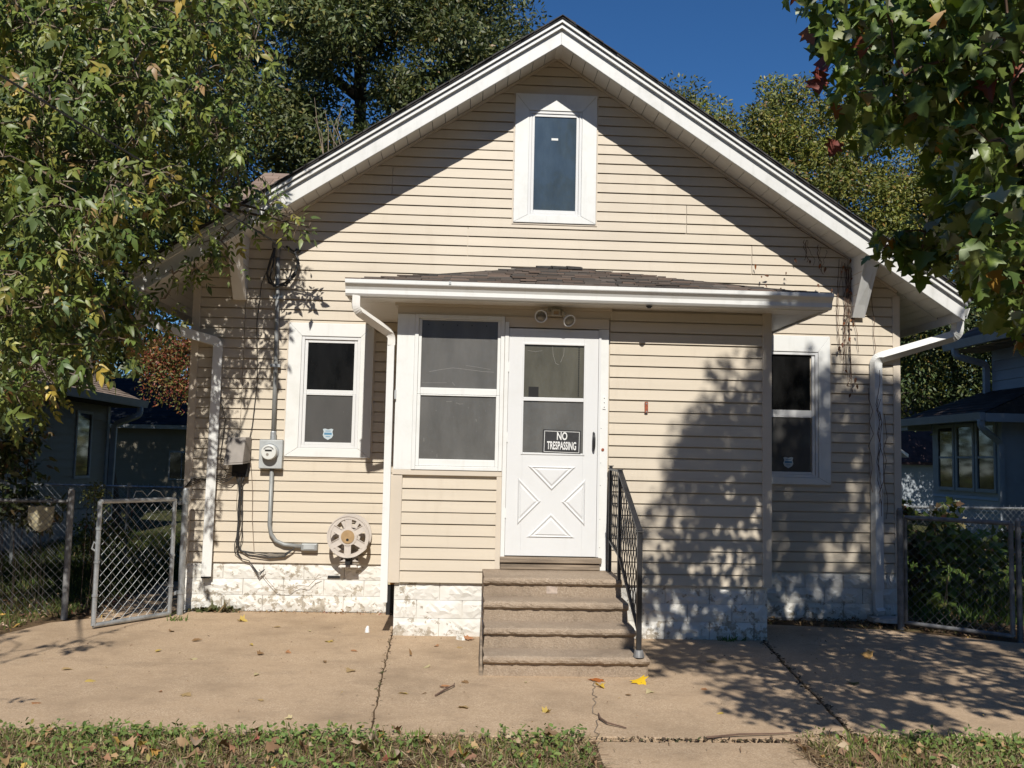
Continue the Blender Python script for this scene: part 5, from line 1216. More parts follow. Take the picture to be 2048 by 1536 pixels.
# left neighbour: its side wall runs back along x = -7.5
lh = thing('neighbour_house', 'dark green sided neighbour house in shade behind the left fence', 'house', (-9,6,0))
lw_ = MB().box(-11.5,-7.5,-2.5,9.35,0,2.62).build('wall', M['siding_green'], lh)
side_boards(lw_, -7.5, -2.5, 9.30, 0.5, 2.60, 0.15, 1, [(7.88,8.50,1.10,2.25),(5.02,5.72,1.18,2.25)], M['siding_green'])
MB().box(-7.53,-7.46,9.28,9.40,0.4,2.60).build('corner_board', M['nframe'], lw_)
MB().box(-7.6,-7.44,-2.5,9.36,-0.05,0.48).build('foundation', M['mortar'], lh)
side_window(lh, -7.5, 1, 7.88, 8.50, 1.10, 2.25, M['nframe'], 0.05, rail=False)
side_window(lh, -7.5, 1, 5.02, 5.72, 1.18, 2.25, M['nframe'], 0.05)
mb = MB(); mb.prism([(-6.98,-2.9,2.58),(-11.0,-2.9,4.3),(-15.0,-2.9,2.58),(-15.0,-2.9,2.45),(-6.98,-2.9,2.45)],(0,12.7,0)); lr = mb.build('roof', M['roofing_edge'], lh)
roof_tabs('shingles', lr, (-6.96,-2.9,2.59),(-6.96,9.8,2.59),(-11.0,-2.9,4.31),(-11.0,9.8,4.31), 26, (0.26,0.20,0.16))
mb = MB(); mb.prism([(-6.97,-2.9,2.46),(-6.90,-2.9,2.46),(-6.86,-2.9,2.60),(-6.97,-2.9,2.60)],(0,12.75,0)); mb.build('gutter', M['nframe'], lh)
mb = MB(); a0=(-6.92,9.5,2.46); a1=(-6.92,9.5,2.30); a2=(-7.38,9.42,2.10); a3=(-7.40,9.42,0.2)
mb.duct([a0]+bend(a0,a1,a2,5,.08)+bend(a1,a2,a3,5,.08)+[a3],0.10,0.08); mb.build('downspout', M['nframe'], lh)

# right neighbour: wall along x = 9.2 with a bay of three windows
rh = thing('neighbour_house', 'blue grey clapboard neighbour house with a three window bay on the right', 'house', (10,4,0))
rw = MB().box(9.2,13.0,-4.0,7.0,0,4.1).build('wall', M['siding_blue'], rh)
side_boards(rw, 9.2, -4.0, 6.95, 0.3, 4.05, 0.18, -1, [], M['siding_blue'])
mb = MB(); mb.prism([(8.68,-4.4,3.90),(13.4,-4.4,7.0),(13.4,-4.4,6.9),(8.68,-4.4,3.78)],(0,11.9,0)); rr_ = mb.build('roof', M['roofing_edge'], rh)
roof_tabs('shingles', rr_, (8.66,-4.4,3.91),(8.66,7.5,3.91),(13.4,-4.4,7.01),(13.4,7.5,7.01), 26, (0.20,0.14,0.115))
mb = MB(); mb.prism([(8.67,-4.4,3.78),(8.58,-4.4,3.78),(8.54,-4.4,3.92),(8.67,-4.4,3.92)],(0,11.95,0)); mb.build('gutter', M['nframe'], rh)
MB().box(8.69,9.2,-4.3,7.4,3.74,3.77).build('eave_soffit', M['dark_wood'], rh)
mb = MB(); a0=(8.62,7.2,3.80); a1=(8.62,7.2,3.66); a2=(9.12,7.05,3.50); a3=(9.12,7.05,2.85)
mb.duct([a0]+bend(a0,a1,a2,5,.08)+bend(a1,a2,a3,5,.08)+[a3],0.10,0.08); mb.build('downspout', M['nframe'], rh)
by = MB().box(8.6,9.19,5.70,8.05,0,2.46).build('bay_wall', M['nframe_blue'], rh)
side_boards(by, 8.6, 5.72, 8.03, 0.25, 1.10, 0.20, -1, [], M['siding_blue'])
for y0, y1 in ((5.90,6.42),(6.58,7.10),(7.26,7.78)): side_window(rh, 8.6, -1, y0, y1, 1.24, 2.33, M['nframe_blue'], 0.06)
br_ = MB(); br_.poly([(8.12,5.36,2.50),(8.12,8.45,2.50),(9.2,7.3,3.0),(9.2,5.36,3.0)]); br_.poly([(8.12,8.45,2.50),(9.2,8.45,2.50),(9.2,7.3,3.0)]); br_.poly([(8.12,5.36,2.50),(9.2,5.36,3.0),(9.2,5.36,2.5)]); br_.poly([(8.12,5.36,2.48),(9.2,5.36,2.48),(9.2,8.45,2.48),(8.12,8.45,2.48)])
bro = br_.build('bay_roof', M['roofing_edge'], rh)
roof_tabs('shingles', bro, (8.12,5.36,2.505),(8.12,8.42,2.505),(9.19,5.36,3.005),(9.19,7.3,3.005), 8, (0.075,0.06,0.055))
mb = MB(); mb.prism([(8.115,5.34,2.38),(8.05,5.34,2.38),(8.02,5.34,2.51),(8.115,5.34,2.51)],(0,3.13,0)); mb.build('bay_gutter', M['nframe_blue'], rh)
MB().box(8.12,9.19,5.335,5.355,2.36,2.50).build('bay_fascia', M['nframe_blue'], rh)
MB().box(8.12,8.6,8.07,8.44,2.30,2.47).build('bay_bracket', M['nframe_blue'], rh)
mb = MB(); a0=(8.08,5.40,2.40); a1=(8.08,5.40,2.26); a2=(8.56,5.66,2.02); a3=(8.56,5.66,0.1)
mb.duct([a0]+bend(a0,a1,a2,5,.07)+bend(a1,a2,a3,5,.07)+[a3],0.09,0.07); mb.build('downspout', M['nframe_blue'], rh)

# buildings further back
gr_ = thing('back_garage', 'grey walled garage with a dark roof behind the left back yard', 'garage', (-9.5,21,0))
MB().box(-12.6,-7.5,20.0,24,0,2.42).build('wall', M['siding_green'], gr_)
mb = MB(); mb.prism([(-13.0,19.6,2.40),(-13.0,22.2,4.0),(-13.0,24.6,2.40)],(5.9,0,0)); gro = mb.build('roof', M['roofing_edge'], gr_)
roof_tabs('shingles', gro, (-13.0,19.58,2.41),(-7.1,19.58,2.41),(-13.0,22.2,4.01),(-7.1,22.2,4.01), 18, (0.030,0.034,0.042), 0.15, (0.3,0.5))
MB().box(-13.0,-7.1,19.55,19.6,2.28,2.40).build('eave_fascia', M['nframe'], gr_)
gwd = MB().box(-9.55,-8.75,19.95,19.999,0.72,1.62).build('window', M['nframe'], gr_)
MB().box(-9.50,-9.17,19.93,19.949,0.77,1.57).build('pane', M['pane_neigh'], gwd); MB().box(-9.13,-8.80,19.93,19.949,0.77,1.57).build('pane', M['pane_neigh'], gwd)
sh = thing('back_cottage', 'small pale blue gabled outbuilding with a dark roof far behind the right fence', 'shed', (12.5,20,0))
mb = MB(); mb.prism([(10.6,20.0,0),(13.6,20.0,0),(13.6,20.0,2.0),(11.6,20.0,3.3),(10.6,20.0,2.65)],(0,4,0)); mb.build('wall', M['siding_blue'], sh)
mb = MB(); mb.prism([(11.6,19.8,3.34),(13.75,19.8,1.92),(13.75,19.8,2.02),(11.6,19.8,3.44)],(0,4.4,0)); mb.build('roof', M['white'], sh)
w_ = MB().box(12.55,13.05,19.95,19.999,0.5,1.7).build('window', M['nframe'], sh); MB().box(12.61,12.99,19.93,19.949,0.56,1.08).build('pane', M['pane_neigh'], w_); MB().box(12.61,12.99,19.93,19.949,1.14,1.64).build('pane', M['pane_neigh'], w_)
MB().box(11.75,12.2,19.95,19.999,0,1.8).build('door', M['rust'], sh)
mb = MB(); mb.prism([(12.6,23.0,1.8),(19,23.0,1.8),(19,26,4.6),(12.6,26,4.6)],(0,0,-.1)); 
fr2 = mb.build('far_roof', mat('dark_red_roof',(0.075,0.045,0.05),0.95,0.4,3.0)); tag(fr2, 'dark reddish roof slope of a far building behind the blue bay', 'roof')
MB().box(12.7,18.9,23.3,26,0,1.75).build('far_wall', M['siding_blue'], fr2)

# ------------------------------------------------------------------ leaf machinery
def unit(a): return a/np.maximum(np.linalg.norm(a, axis=-1, keepdims=True), 1e-9)
def leaf_mesh(name, tv, tf, posn, d, nrm, size, cols, m, curl=0.0):
    """tv (k,3): x side, y along leaf, z normal"""
    d = unit(d); nrm = unit(nrm - d*np.sum(nrm*d, axis=1, keepdims=True)); side = np.cross(d, nrm)
    k = len(tv); n = len(posn); tv = np.asarray(tv, float)
    z_ = np.repeat(tv[None, :, 2:3], n, 0)
    if curl:
        a_ = rng.normal(size=(n,1,1))*curl; b_ = -abs(rng.normal(size=(n,1,1)))*curl; t_ = rng.normal(size=(n,1,1))*curl*1.2
        z_ = z_ + a_*tv[None, :, 0:1]**2*3 + b_*tv[None, :, 1:2]**2 + t_*tv[None, :, 0:1]*tv[None, :, 1:2]
    wx = rng.uniform(.8,1.15,(n,1,1)) if curl else 1.0
    v = posn[:, None, :] + size[:, None, None]*(tv[None, :, 0:1]*wx*side[:, None, :] + tv[None, :, 1:2]*d[:, None, :] + z_*nrm[:, None, :])
    v = v.reshape(-1, 3)
    lens = [len(f) for f in tf]; flat = np.concatenate([np.asarray(f) for f in tf])
    loops = (flat[None, :] + (np.arange(n)*k)[:, None]).ravel()
    tot = np.tile(lens, n); starts = np.concatenate([[0], np.cumsum(tot)[:-1]])
    me = bpy.data.meshes.new(name)
    me.vertices.add(n*k); me.vertices.foreach_set('co', v.astype(np.float32).ravel())
    me.loops.add(len(loops)); me.loops.foreach_set('vertex_index', loops.astype(np.int32))
    me.polygons.add(len(tot)); me.polygons.foreach_set('loop_start', starts.astype(np.int32)); me.polygons.foreach_set('loop_total', tot.astype(np.int32))
    me.update(calc_edges=True)
    at = me.color_attributes.new('col', 'FLOAT_COLOR', 'POINT')
    c4 = np.ones((n, k, 4), np.float32); c4[:, :, :3] = cols[:, None, :]
    at.data.foreach_set('color', c4.ravel())
    me.materials.append(m); return me
OVATE = ([(0,0,0),(-.21,.28,.035),(.21,.28,.035),(-.16,.62,.02),(.16,.62,.02),(0,1.0,-.05),(0,.45,-.01)], [(0,2,6),(0,6,1),(6,2,4),(1,6,3),(6,4,5),(3,6,5)])
MAPLE_T = ([(0,0,0),(.16,.06,.02),(.48,.10,.05),(.36,.30,.03),(.56,.52,.05),(.26,.55,.02),(.22,.74,.01),(0,1.02,-.05),(-.22,.74,.01),(-.26,.55,.02),(-.56,.52,.05),(-.36,.30,.03),(-.48,.10,.05),(-.16,.06,.02),(0,.42,-.03)],
           [(14,i,i+1) for i in range(0,13)]+[(14,13,0)])
SMALL = ([(0,0,0),(.19,.5,.03),(0,1,0),(-.19,.5,.03)], [(0,1,2,3)])
def palette(n, pal, jit=0.18):
    w = np.array([p[0] for p in pal], float); w /= w.sum()
    idx = rng.choice(len(pal), n, p=w); c = np.array([p[1] for p in pal], float)[idx]
    return np.clip(c*rng.uniform(1-jit, 1+jit, (n, 1))*rng.uniform(0.93, 1.07, (n, 3)), 0, 1)
def ball(n):
    p = rng.normal(size=(n, 3)); return unit(p)*rng.random((n, 1))**(1/2.4)
def parse(s): return np.array([[int(x)/100 for x in t.split(',')] for t in s.split()])

def limbs(trunk_pts, trunk_r, ends, r0, seed, wig=0.25):
    """trunk plus limbs reaching every point in ends; returns MB and sample points of the skeleton"""
    r = random.Random(seed); mb = MB(); samp = []
    mb.tube(trunk_pts, trunk_r, 10)
    tp = [Vector(p) for p in trunk_pts]
    for p in tp: samp.append(p)
    for e in ends:
        e = Vector(e)
        a = min(tp, key=lambda q: (q-e).length + max(0, q.z-e.z+0.2)*1.5)
        n = 7; pts = []
        for i in range(n+1):
            t = i/n; q = a.lerp(e, t); lift = 0.18*(e-a).length*math.sin(math.pi*t)*0.5
            j = wig*0.35*math.sin(math.pi*t)
            pts.append(q+Vector((r.uniform(-j,j), r.uniform(-j,j), lift+r.uniform(-j,j)*.6)))
        rr0 = r0*min(1.0, 0.35+(e-a).length*0.12)
        mb.tube(pts, [max(0.006, rr0*(1-t/n)**0.8) for t in range(n+1)], 6); samp += pts
    return mb, samp
def farthest(pts, k):
    pts = np.asarray(pts); idx = [int(rng.integers(len(pts)))]; d = np.linalg.norm(pts-pts[idx[0]], axis=1)
    while len(idx) < min(k, len(pts)):
        i = int(d.argmax()); idx.append(i); d = np.minimum(d, np.linalg.norm(pts-pts[i], axis=1))
    return [tuple(pts[i]) for i in idx]
def twigs(clumps, samp, seed, rad=0.007, sub=3):
    r = random.Random(seed); mb = MB(); S = np.array([tuple(s) for s in samp])
    cl_ = np.asarray(clumps); S0 = S
    order = np.argsort([np.linalg.norm(S0-q[:3], axis=1).min() for q in cl_])
    for c in cl_[order]:
        cc = Vector(c[:3]); a = Vector(S[np.linalg.norm(S-np.array(c[:3]), axis=1).argmin()])
        L_ = (cc-a).length; j = .16*L_
        mid = a.lerp(cc, 0.35)+Vector((r.uniform(-j,j), r.uniform(-j,j), r.uniform(0,j)))
        mid2 = a.lerp(cc, 0.7)+Vector((r.uniform(-j,j), r.uniform(-j,j), r.uniform(0,j*.7)))
        mb.tube([a, mid, mid2, cc], [rad*1.3, rad*1.1, rad*.9, rad*.7], 4, caps=False)
        S = np.vstack([S, [tuple(mid), tuple(mid2), tuple(cc)]])
        for k in range(sub):
            d = Vector((r.gauss(0,1), r.gauss(0,1), r.gauss(0,.8))).normalized()*c[3]*r.uniform(.7,1.05)
            mb.tube([cc, cc+d*.55+Vector((0,0,.03)), cc+d], [rad*.7, rad*.5, rad*.3], 3, caps=False)
    return mb

# ------------------------------------------------------------------ left tree (compound drooping leaves)
LC = parse(LEFT)
tip = np.array([[-1.93,-.66,3.76,.07],[-2.02,-.68,3.80,.07],[-2.14,-.70,3.88,.10],[-2.28,-.74,3.86,.10],[-2.22,-.72,4.02,.09],[-2.34,-.8,4.02,.11],[-2.48,-.85,3.80,.14],[-2.55,-.9,4.05,.16],[-2.62,-.95,3.62,.14],[-2.06,-.66,3.70,.05],[-2.75,-1.0,3.5,.16],[-2.88,-1.05,3.25,.15],[-2.90,-.9,3.50,.10],[-2.78,-.9,3.33,.10],[-2.95,-.9,3.22,.09],[-3.12,-.9,3.22,.12],[-2.70,-.9,3.55,.09],[-2.58,-.9,3.32,.07],[-3.26,-0.80,2.80,0.12],[-3.36,-0.80,2.96,0.12],[-3.10,-0.80,2.74,0.08],[-3.49,-0.80,2.74,0.15],[-3.22,-0.80,3.00,0.09],[-3.40,-0.80,2.56,0.12],[-3.58,-0.80,2.93,0.15]])
LC = np.vstack([LC, tip])
lt = thing('box_elder_tree', 'leafy green and yellow tree overhanging the left roof corner', 'tree', (-6.6,-0.8,0))
mb, samp = limbs([(-6.6,-.8,-.1),(-6.55,-.8,1.2),(-6.35,-.85,2.4),(-6.0,-.9,3.6),(-5.6,-.9,4.8),(-5.3,-.9,6.0),(-5.2,-.8,7.2),(-5.2,-.7,8.2)], [.24,.20,.18,.16,.13,.10,.07,.03], farthest(LC[:, :3], 46)+[(-2.0,-.68,3.82)], 0.075, 3)
mb.build('trunk', M['bark'], lt, smooth=True)
twigs(LC, samp, 4, 0.007, 4).build('twigs', M['twig'], lt)
P_, D_, N_, S_, C_ = [], [], [], [], []
for c in LC:
    m = max(4, int(24*min(1.5, (c[3]/0.3))**1.6)); cc = c[:3]
    b = ball(m)*c[3]; base = cc+b
    d = unit(unit(b+1e-6)*.5+rng.normal(size=(m,3))*.45+np.array([0,-.1,-.55]))
    nrm = unit(np.array([0,-.7,.65])+rng.normal(size=(m,3))*.42)
    nrm = unit(nrm-d*np.sum(nrm*d,axis=1,keepdims=True)); side = np.cross(d, nrm)
    s = np.clip(rng.normal(.080,.020,m),.04,.13)
    col = palette(m, [(54,(0.125,0.165,0.036)),(32,(0.17,0.205,0.042)),(9,(0.26,0.245,0.05)),(3,(0.40,0.29,0.06)),(3,(0.32,0.20,0.09)),(14,(0.07,0.105,0.032))])
    for (t, sd_, k) in ((.045,1,.85),(.045,-1,.85),(.10,1,.9),(.10,-1,.9),(.13,0,1.1)):
        if t == .10 and c[3] < .08: continue
        P_.append(base+d*t); ang = 0.95*sd_
        dd = d*math.cos(ang)+side*math.sin(ang)+rng.normal(size=(m,3))*.16+np.array([0,0,-.22])
        D_.append(unit(dd)); N_.append(nrm+rng.normal(size=(m,3))*.30); S_.append(s*k*rng.uniform(.85,1.15,m)); C_.append(col*rng.uniform(.88,1.12,(m,1)))
link('crown', leaf_mesh('left_leaves', *OVATE, np.vstack(P_), np.vstack(D_), np.vstack(N_), np.concatenate(S_), np.vstack(C_), M['leaf'], .3), lt)

# ------------------------------------------------------------------ right maple overhanging from beside the camera
MC = parse(MAPLE); NVIS = 67
mt_ = thing('maple_tree', 'broad leaved maple branch hanging into the upper right corner', 'tree', (5.2,-6.2,0))
mb, samp = limbs([(5.2,-6.2,-.1),(5.15,-6.2,1.5),(5.0,-6.1,3.0),(4.7,-6.0,4.4),(4.4,-6.0,5.6),(4.2,-6.0,6.8),(4.1,-6.0,7.8)], [.22,.19,.17,.14,.11,.07,.03], farthest(MC[:, :3], 34), 0.06, 9)
mb.build('trunk', M['bark'], mt_, smooth=True)
twigs(MC, samp, 10, 0.006, 3).build('twigs', M['vine'], mt_)
P_, D_, N_, S_, C_ = [], [], [], [], []
for i, c in enumerate(MC):
    m = int((100 if i < NVIS else 64)*(c[3]/0.3)**1.7); b = ball(m)*c[3]
    P_.append(c[:3]+b); D_.append(unit(unit(b+1e-6)*.45+rng.normal(size=(m,3))*.5+np.array([0,-.05,-.75])))
    N_.append(unit(np.array([0,-.7,.6])+rng.normal(size=(m,3))*.55)); S_.append(np.clip(rng.normal(.080,.022,m),.04,.13))
    red = 0.0
    C_.append(palette(m, [(50,(0.105,0.155,0.030)),(30,(0.15,0.20,0.036)),(12,(0.065,0.10,0.026)),(5,(0.17,0.20,0.06)),(1.2,(0.21,0.055,0.03)),(1.6,(0.30,0.16,0.03)),(6,(0.29,0.32,0.23))]))
link('crown', leaf_mesh('maple_leaves', *MAPLE_T, np.vstack(P_), np.vstack(D_), np.vstack(N_), np.concatenate(S_), np.vstack(C_), M['leaf'], .35), mt_)
# reddish leaves at the tips
rl = np.array([(1.40,-4.9,3.90),(1.45,-4.9,3.67),(1.48,-4.9,3.74),(1.56,-4.9,3.29),(1.58,-4.9,3.48),(1.44,-4.9,3.62),(2.42,-4.9,3.3)])
link('red_leaves', leaf_mesh('red_leaves', *MAPLE_T, rl, unit(rng.normal(size=(7,3))*.3+np.array([0,0,-1.])), np.array([0,-1.,.3])+rng.normal(size=(7,3))*.4, rng.uniform(.09,.12,7), palette(7, [(1,(0.17,0.04,0.03)),(1,(0.22,0.08,0.03))]), M['leaf']), mt_)

# ------------------------------------------------------------------ trees behind
def back_tree(name, label, base, cen, rad, nsub, nleaf, size, pal, seed, trunk=0.28, rsub=(.5,.95), group=None, shell=.55, droop=-.15):
    t = thing(name, label, 'tree', base, group)
    cen = np.array(cen); rad = np.array(rad)
    d = unit(rng.normal(size=(nsub*3,3)))
    d = d[d[:,1] < .55][:nsub]       # fewer sprays on the far side
    k = shell+(1-shell)*rng.random((len(d),1))**.6
    k[: len(d)//4] *= rng.uniform(.4,.8,(len(d)//4,1))
    cl = cen+d*rad*k*(1+.10*np.sin(d[:, :1]*7+seed)+.08*np.sin(d[:, 2:3]*9+seed))
    rs = rng.uniform(*rsub, len(cl))
    tp = [(base[0],base[1],-.1)]+[(base[0]+(cen[0]-base[0])*q+.12*math.sin(q*5+seed), base[1]+(cen[1]-base[1])*q, (cen[2]+rad[2]*.55)*q) for q in (.15,.3,.45,.6,.75,.9,1.0)]
    mb, samp = limbs(tp, [trunk,trunk*.92,trunk*.82,trunk*.72,trunk*.6,trunk*.45,trunk*.3,trunk*.12], farthest(cl, 26), trunk*.45, seed, .6)
    mb.build('trunk', M['bark'], t, smooth=True)
    n = len(cl)*nleaf
    ci = np.repeat(np.arange(len(cl)), nleaf)
    b = unit(rng.normal(size=(n,3)))*(rng.random((n,1))**.42)*np.array([1,1,.72])
    p = cl[ci]+b*rs[ci][:, None]
    dd = unit(unit(b)*.5+rng.normal(size=(n,3))*.55+np.array([0,0,droop]))
    nn = unit(b*.6+np.array([0,-.3,.45])+rng.normal(size=(n,3))*.5)
    tint = rng.uniform(.75,1.2,(len(cl),1))[ci]
    link('crown', leaf_mesh('foliage', *SMALL, p, dd, nn, rng.uniform(.8,1.25,n)*size, palette(n, pal)*tint, M['leaf_far']), t)
    return t
OAK = [(58,(0.070,0.088,0.028)),(28,(0.105,0.118,0.034)),(10,(0.15,0.145,0.04)),(2,(0.19,0.12,0.035))]
YEL = [(45,(0.125,0.14,0.026)),(30,(0.175,0.175,0.03)),(12,(0.23,0.19,0.035)),(4,(0.20,0.11,0.03)),(16,(0.08,0.10,0.024))]
GRN = [(60,(0.052,0.078,0.026)),(25,(0.08,0.105,0.03)),(8,(0.13,0.13,0.04))]
RED = [(40,(0.20,0.05,0.03)),(25,(0.25,0.11,0.035)),(45,(0.12,0.12,0.03))]
back_tree('oak_tree', 'tall dark green oak rising behind the left roof slope', (-3.4,15,0), (-3.3,15.0,11.2), (5.2,4.0,6.6), 380, 430, .155, OAK, 1, .34, (.55,1.0))
back_tree('oak_tree', 'dark tree trunk and crown standing just behind the dark green house', (-7.85,10.9,0), (-11.2,13.0,8.6), (3.9,4.0,6.0), 270, 340, .16, OAK, 2, .23, (.6,1.05))
back_tree('oak_tree', 'dark green tree far left behind the overhanging leaves', (-15,16,0), (-15,16,8.4), (5.5,4,7.0), 180, 240, .18, OAK, 7, .3, (.7,1.2))
back_tree('autumn_tree', 'yellow green tree peeking just over the right roof slope', (6.6,18,0), (6.7,18,9.0), (2.7,2.6,3.9), 170, 380, .14, YEL, 3, .2, (.5,.9))
back_tree('autumn_tree', 'broad olive and rust tinted tree behind the right roof slope', (11.0,19.5,0), (10.8,19.5,8.2), (4.0,3.2,5.6), 300, 420, .14, YEL, 4, .25, (.5,1.0))
back_tree('autumn_tree', 'olive green tree behind the hanging maple leaves at far right', (17.2,20.5,0), (16.8,20.5,7.6), (4.2,3.0,5.0), 180, 330, .16, YEL, 5, .25, (.6,1.0))
back_tree('leafy_tree', 'mid green tree between the right eave and the blue grey house', (12.6,14.5,0), (12.4,14.5,4.9), (2.9,2.2,2.5), 130, 280, .13, GRN, 6, .16, (.45,.8), droop=-.5)
back_tree('red_maple_tree', 'small red leaved tree beyond the left back yard', (-6.1,13.4,0), (-6.95,12.8,3.6), (.95,.8,.85), 40, 240, .085, RED, 8, .05, (.4,.7))
back_tree('unseen_shade_tree', 'unseen leafy tree added beyond the right edge to shade the blue grey house', (9.6,0.6,0), (9.4,1.8,7.6), (2.2,2.2,2.9), 70, 170, .22, GRN, 12, .2, (.5,.8))  # out of view, added to keep the sun off the right neighbour
# distant tree belt that closes the view between the buildings
n = 24000
px_ = rng.uniform(-60,70,n); zz_ = rng.random(n)**.8*(7.5+1.8*np.sin(px_*.31)+1.2*np.sin(px_*.83+1)); py_ = 46+rng.uniform(-3,3,n)+np.sin(px_*.5)
o = link('distant_tree_belt', leaf_mesh('belt', *SMALL, np.stack([px_,py_,zz_],1), rng.normal(size=(n,3)), np.array([0,-.6,.5])+rng.normal(size=(n,3))*.5, rng.uniform(.5,1.1,n), palette(n, OAK), M['leaf_far']))
stuff(o); tag(o, 'hazy far belt of trees beyond the back yards', 'trees')

# unseen trees added behind the camera to cut sky light; the glass reflects them
n = 26000
px_ = rng.uniform(-45,45,n); zz_ = 1.0+rng.random(n)**.8*(9.5+2.0*np.sin(px_*.27)+1.4*np.sin(px_*.71+1)); py_ = -30+rng.uniform(-3,3,n)+np.sin(px_*.5)
o = link('unseen_tree_belt', leaf_mesh('unseen_belt', *SMALL, np.stack([px_,py_,zz_],1), rng.normal(size=(n,3)), rng.normal(size=(n,3)), rng.uniform(.5,1.1,n), palette(n, OAK), M['leaf_far']))
stuff(o); tag(o, 'unseen row of trees added opposite the house to cut sky light', 'trees')

# ------------------------------------------------------------------ shrubs and vines
def bush(name, label, cat, cls, nleaf, size, pal, tmpl=OVATE, stem=None, m='leaf', group=None, zbias=.3):
    cls = np.array(cls); c0_ = cls[:, :3].mean(0)
    t = thing(name, label, cat, (c0_[0], c0_[1], 0), group)
    r = random.Random(len(label)); mb = MB()
    for c in cls:
        b0 = Vector((c[0]+r.uniform(-.1,.1), c[1], 0)); e = Vector(c[:3])
        mb.tube([b0, b0.lerp(e,.5)+Vector((r.uniform(-.06,.06),r.uniform(-.06,.06),0)), e], [.0035,.003,.002], 3, caps=False)
    mb.build('stems', M['bark'], t)
    ci = np.repeat(np.arange(len(cls)), nleaf); n = len(ci); b = ball(n)
    p = cls[ci, :3]+b*cls[ci, 3][:, None]; p[:, 2] = np.maximum(p[:, 2], .02)
    link('foliage', leaf_mesh('bush_leaves', *tmpl, p, unit(b*.5+rng.normal(size=(n,3))*.5+np.array([0,0,-zbias])), np.array([0,-.5,.6])+rng.normal(size=(n,3))*.5, rng.uniform(.75,1.25,n)*size, palette(n, pal), M[m]), t)
    return t
r_ = random.Random(3)
bush('yard_shrub', 'yellow green shrub seen through the left gate', 'shrub', [(-4.75+r_.uniform(-.35,.35),2.2+r_.uniform(-.2,.2),.25+r_.uniform(0,.45),.17) for _ in range(16)], 60, .055, [(50,(0.11,0.135,0.03)),(30,(0.18,0.19,0.04)),(8,(0.22,0.07,0.03))])
bush('fence_shrub', 'dark leafy shrub hanging over the left chain link fence', 'shrub', [(-4.95+r_.uniform(-.28,.28),-.15+r_.uniform(-.2,.2),.95+r_.uniform(0,.75),.2) for _ in range(20)]+[(-4.6+r_.uniform(-.15,.2),-.1,1.0+r_.uniform(-.15,.15),.13) for _ in range(6)], 46, .09, [(50,(0.05,0.07,0.022)),(20,(0.08,0.09,0.03)),(10,(0.14,0.09,0.04))])
bush('weed', 'thin green weed growing beside the dark left gate post', 'weed', [(-3.98+r_.uniform(-.05,.12),-.2+r_.uniform(-.1,.1),.75+r_.uniform(0,.55),.09) for _ in range(9)], 30, .04, [(50,(0.09,0.11,0.035)),(20,(0.14,0.14,0.04))])
VINE = [(40,(0.085,0.125,0.03)),(22,(0.12,0.15,0.03)),(20,(0.22,0.17,0.08)),(14,(0.16,0.09,0.05)),(8,(0.24,0.22,0.10))]
bush('vine', 'tangled green and dead vine leaves covering the right chain link fence', 'vine', [(4.35+r_.uniform(0,2.4),1.25+r_.uniform(-.15,.15),r_.uniform(.25,1.12),.15) for _ in range(44)], 34, .085, VINE, MAPLE_T)
bush('vine', 'big leaved green vine climbing low beside the light right post', 'vine', [(4.75+r_.uniform(0,.8),.55+r_.uniform(-.2,.2),.15+r_.uniform(0,.8),.16) for _ in range(15)], 20, .115, [(60,(0.10,0.155,0.035)),(20,(0.14,0.18,0.04)),(10,(0.2,0.2,0.06))], MAPLE_T)
# dry creeper hanging down the siding by the right bracket
dv = thing('dry_creeper', 'dead brown creeper stems hanging down the siding beside the right bracket', 'vine', (3.6,-.03,3.9))
rv = random.Random(31)
for k in range(20):
    x = rv.choice([3.56,3.60,3.62,3.66,3.55,3.85,3.9,3.3,3.58,3.2,3.63,3.4]) + rv.uniform(-.05,.05)
    z = min(3.95, WA-.1-SLOPE*abs(x-X0)); L = rv.uniform(.1,.3) if x < 3.45 else rv.uniform(.3,1.3)
    pts = [(x,-.035,z)]; n = 9
    for i in range(1, n+1): x += rv.uniform(-.022,.022); pts.append((x,-.028-rv.uniform(0,.02),z-L*i/n))
    mb = MB(); mb.tube(pts, rv.uniform(.0018,.004), 4, caps=False); shift(mb).build('stem', M['vine'], dv)
mb = MB(); mb.tube([(2.3,-.04,4.58),(2.7,-.04,4.34),(3.1,-.04,4.06),(3.4,-.045,3.88),(3.62,-.04,3.76),(3.62,-.05,3.3),(3.64,-.05,2.6),(3.66,-.03,2.35)], .004, 4); shift(mb).build('stem', M['vine'], dv)
n = 46; p = np.stack([3.62+rng.normal(size=n)*.045, np.full(n,-.08), rng.uniform(2.3,3.9,n)],1); p[30:,0] = rng.uniform(2.6,3.9,16); p[30:,2] = np.minimum(3.8, WA-.2-SLOPE*np.abs(p[30:,0]-X0))-rng.random(16)*.4
link('withered_leaves', leaf_mesh('withered', *OVATE, p, rng.normal(size=(n,3))*.4+np.array([0,0,-1]), np.array([0,-1,.2])+rng.normal(size=(n,3))*.6, rng.uniform(.035,.07,n), palette(n, [(5,(0.13,0.06,0.035)),(2,(0.28,0.10,0.04))]), M['dry_leaf']), dv)
dv2 = thing('dry_creeper', 'dead creeper winding around the right downspout', 'vine', (3.9,-.1,0.4))
for k in range(6):
    x = 3.86+rv.uniform(-.06,.12); z = rv.uniform(2.0,2.7); pts = []
    for i in range(10): pts.append((x+rv.uniform(-.03,.03), -.105-rv.uniform(0,.02), z-i*.12))
    mb = MB(); mb.tube(pts, .003, 4, caps=False); shift(mb).build('stem', M['vine'], dv2)
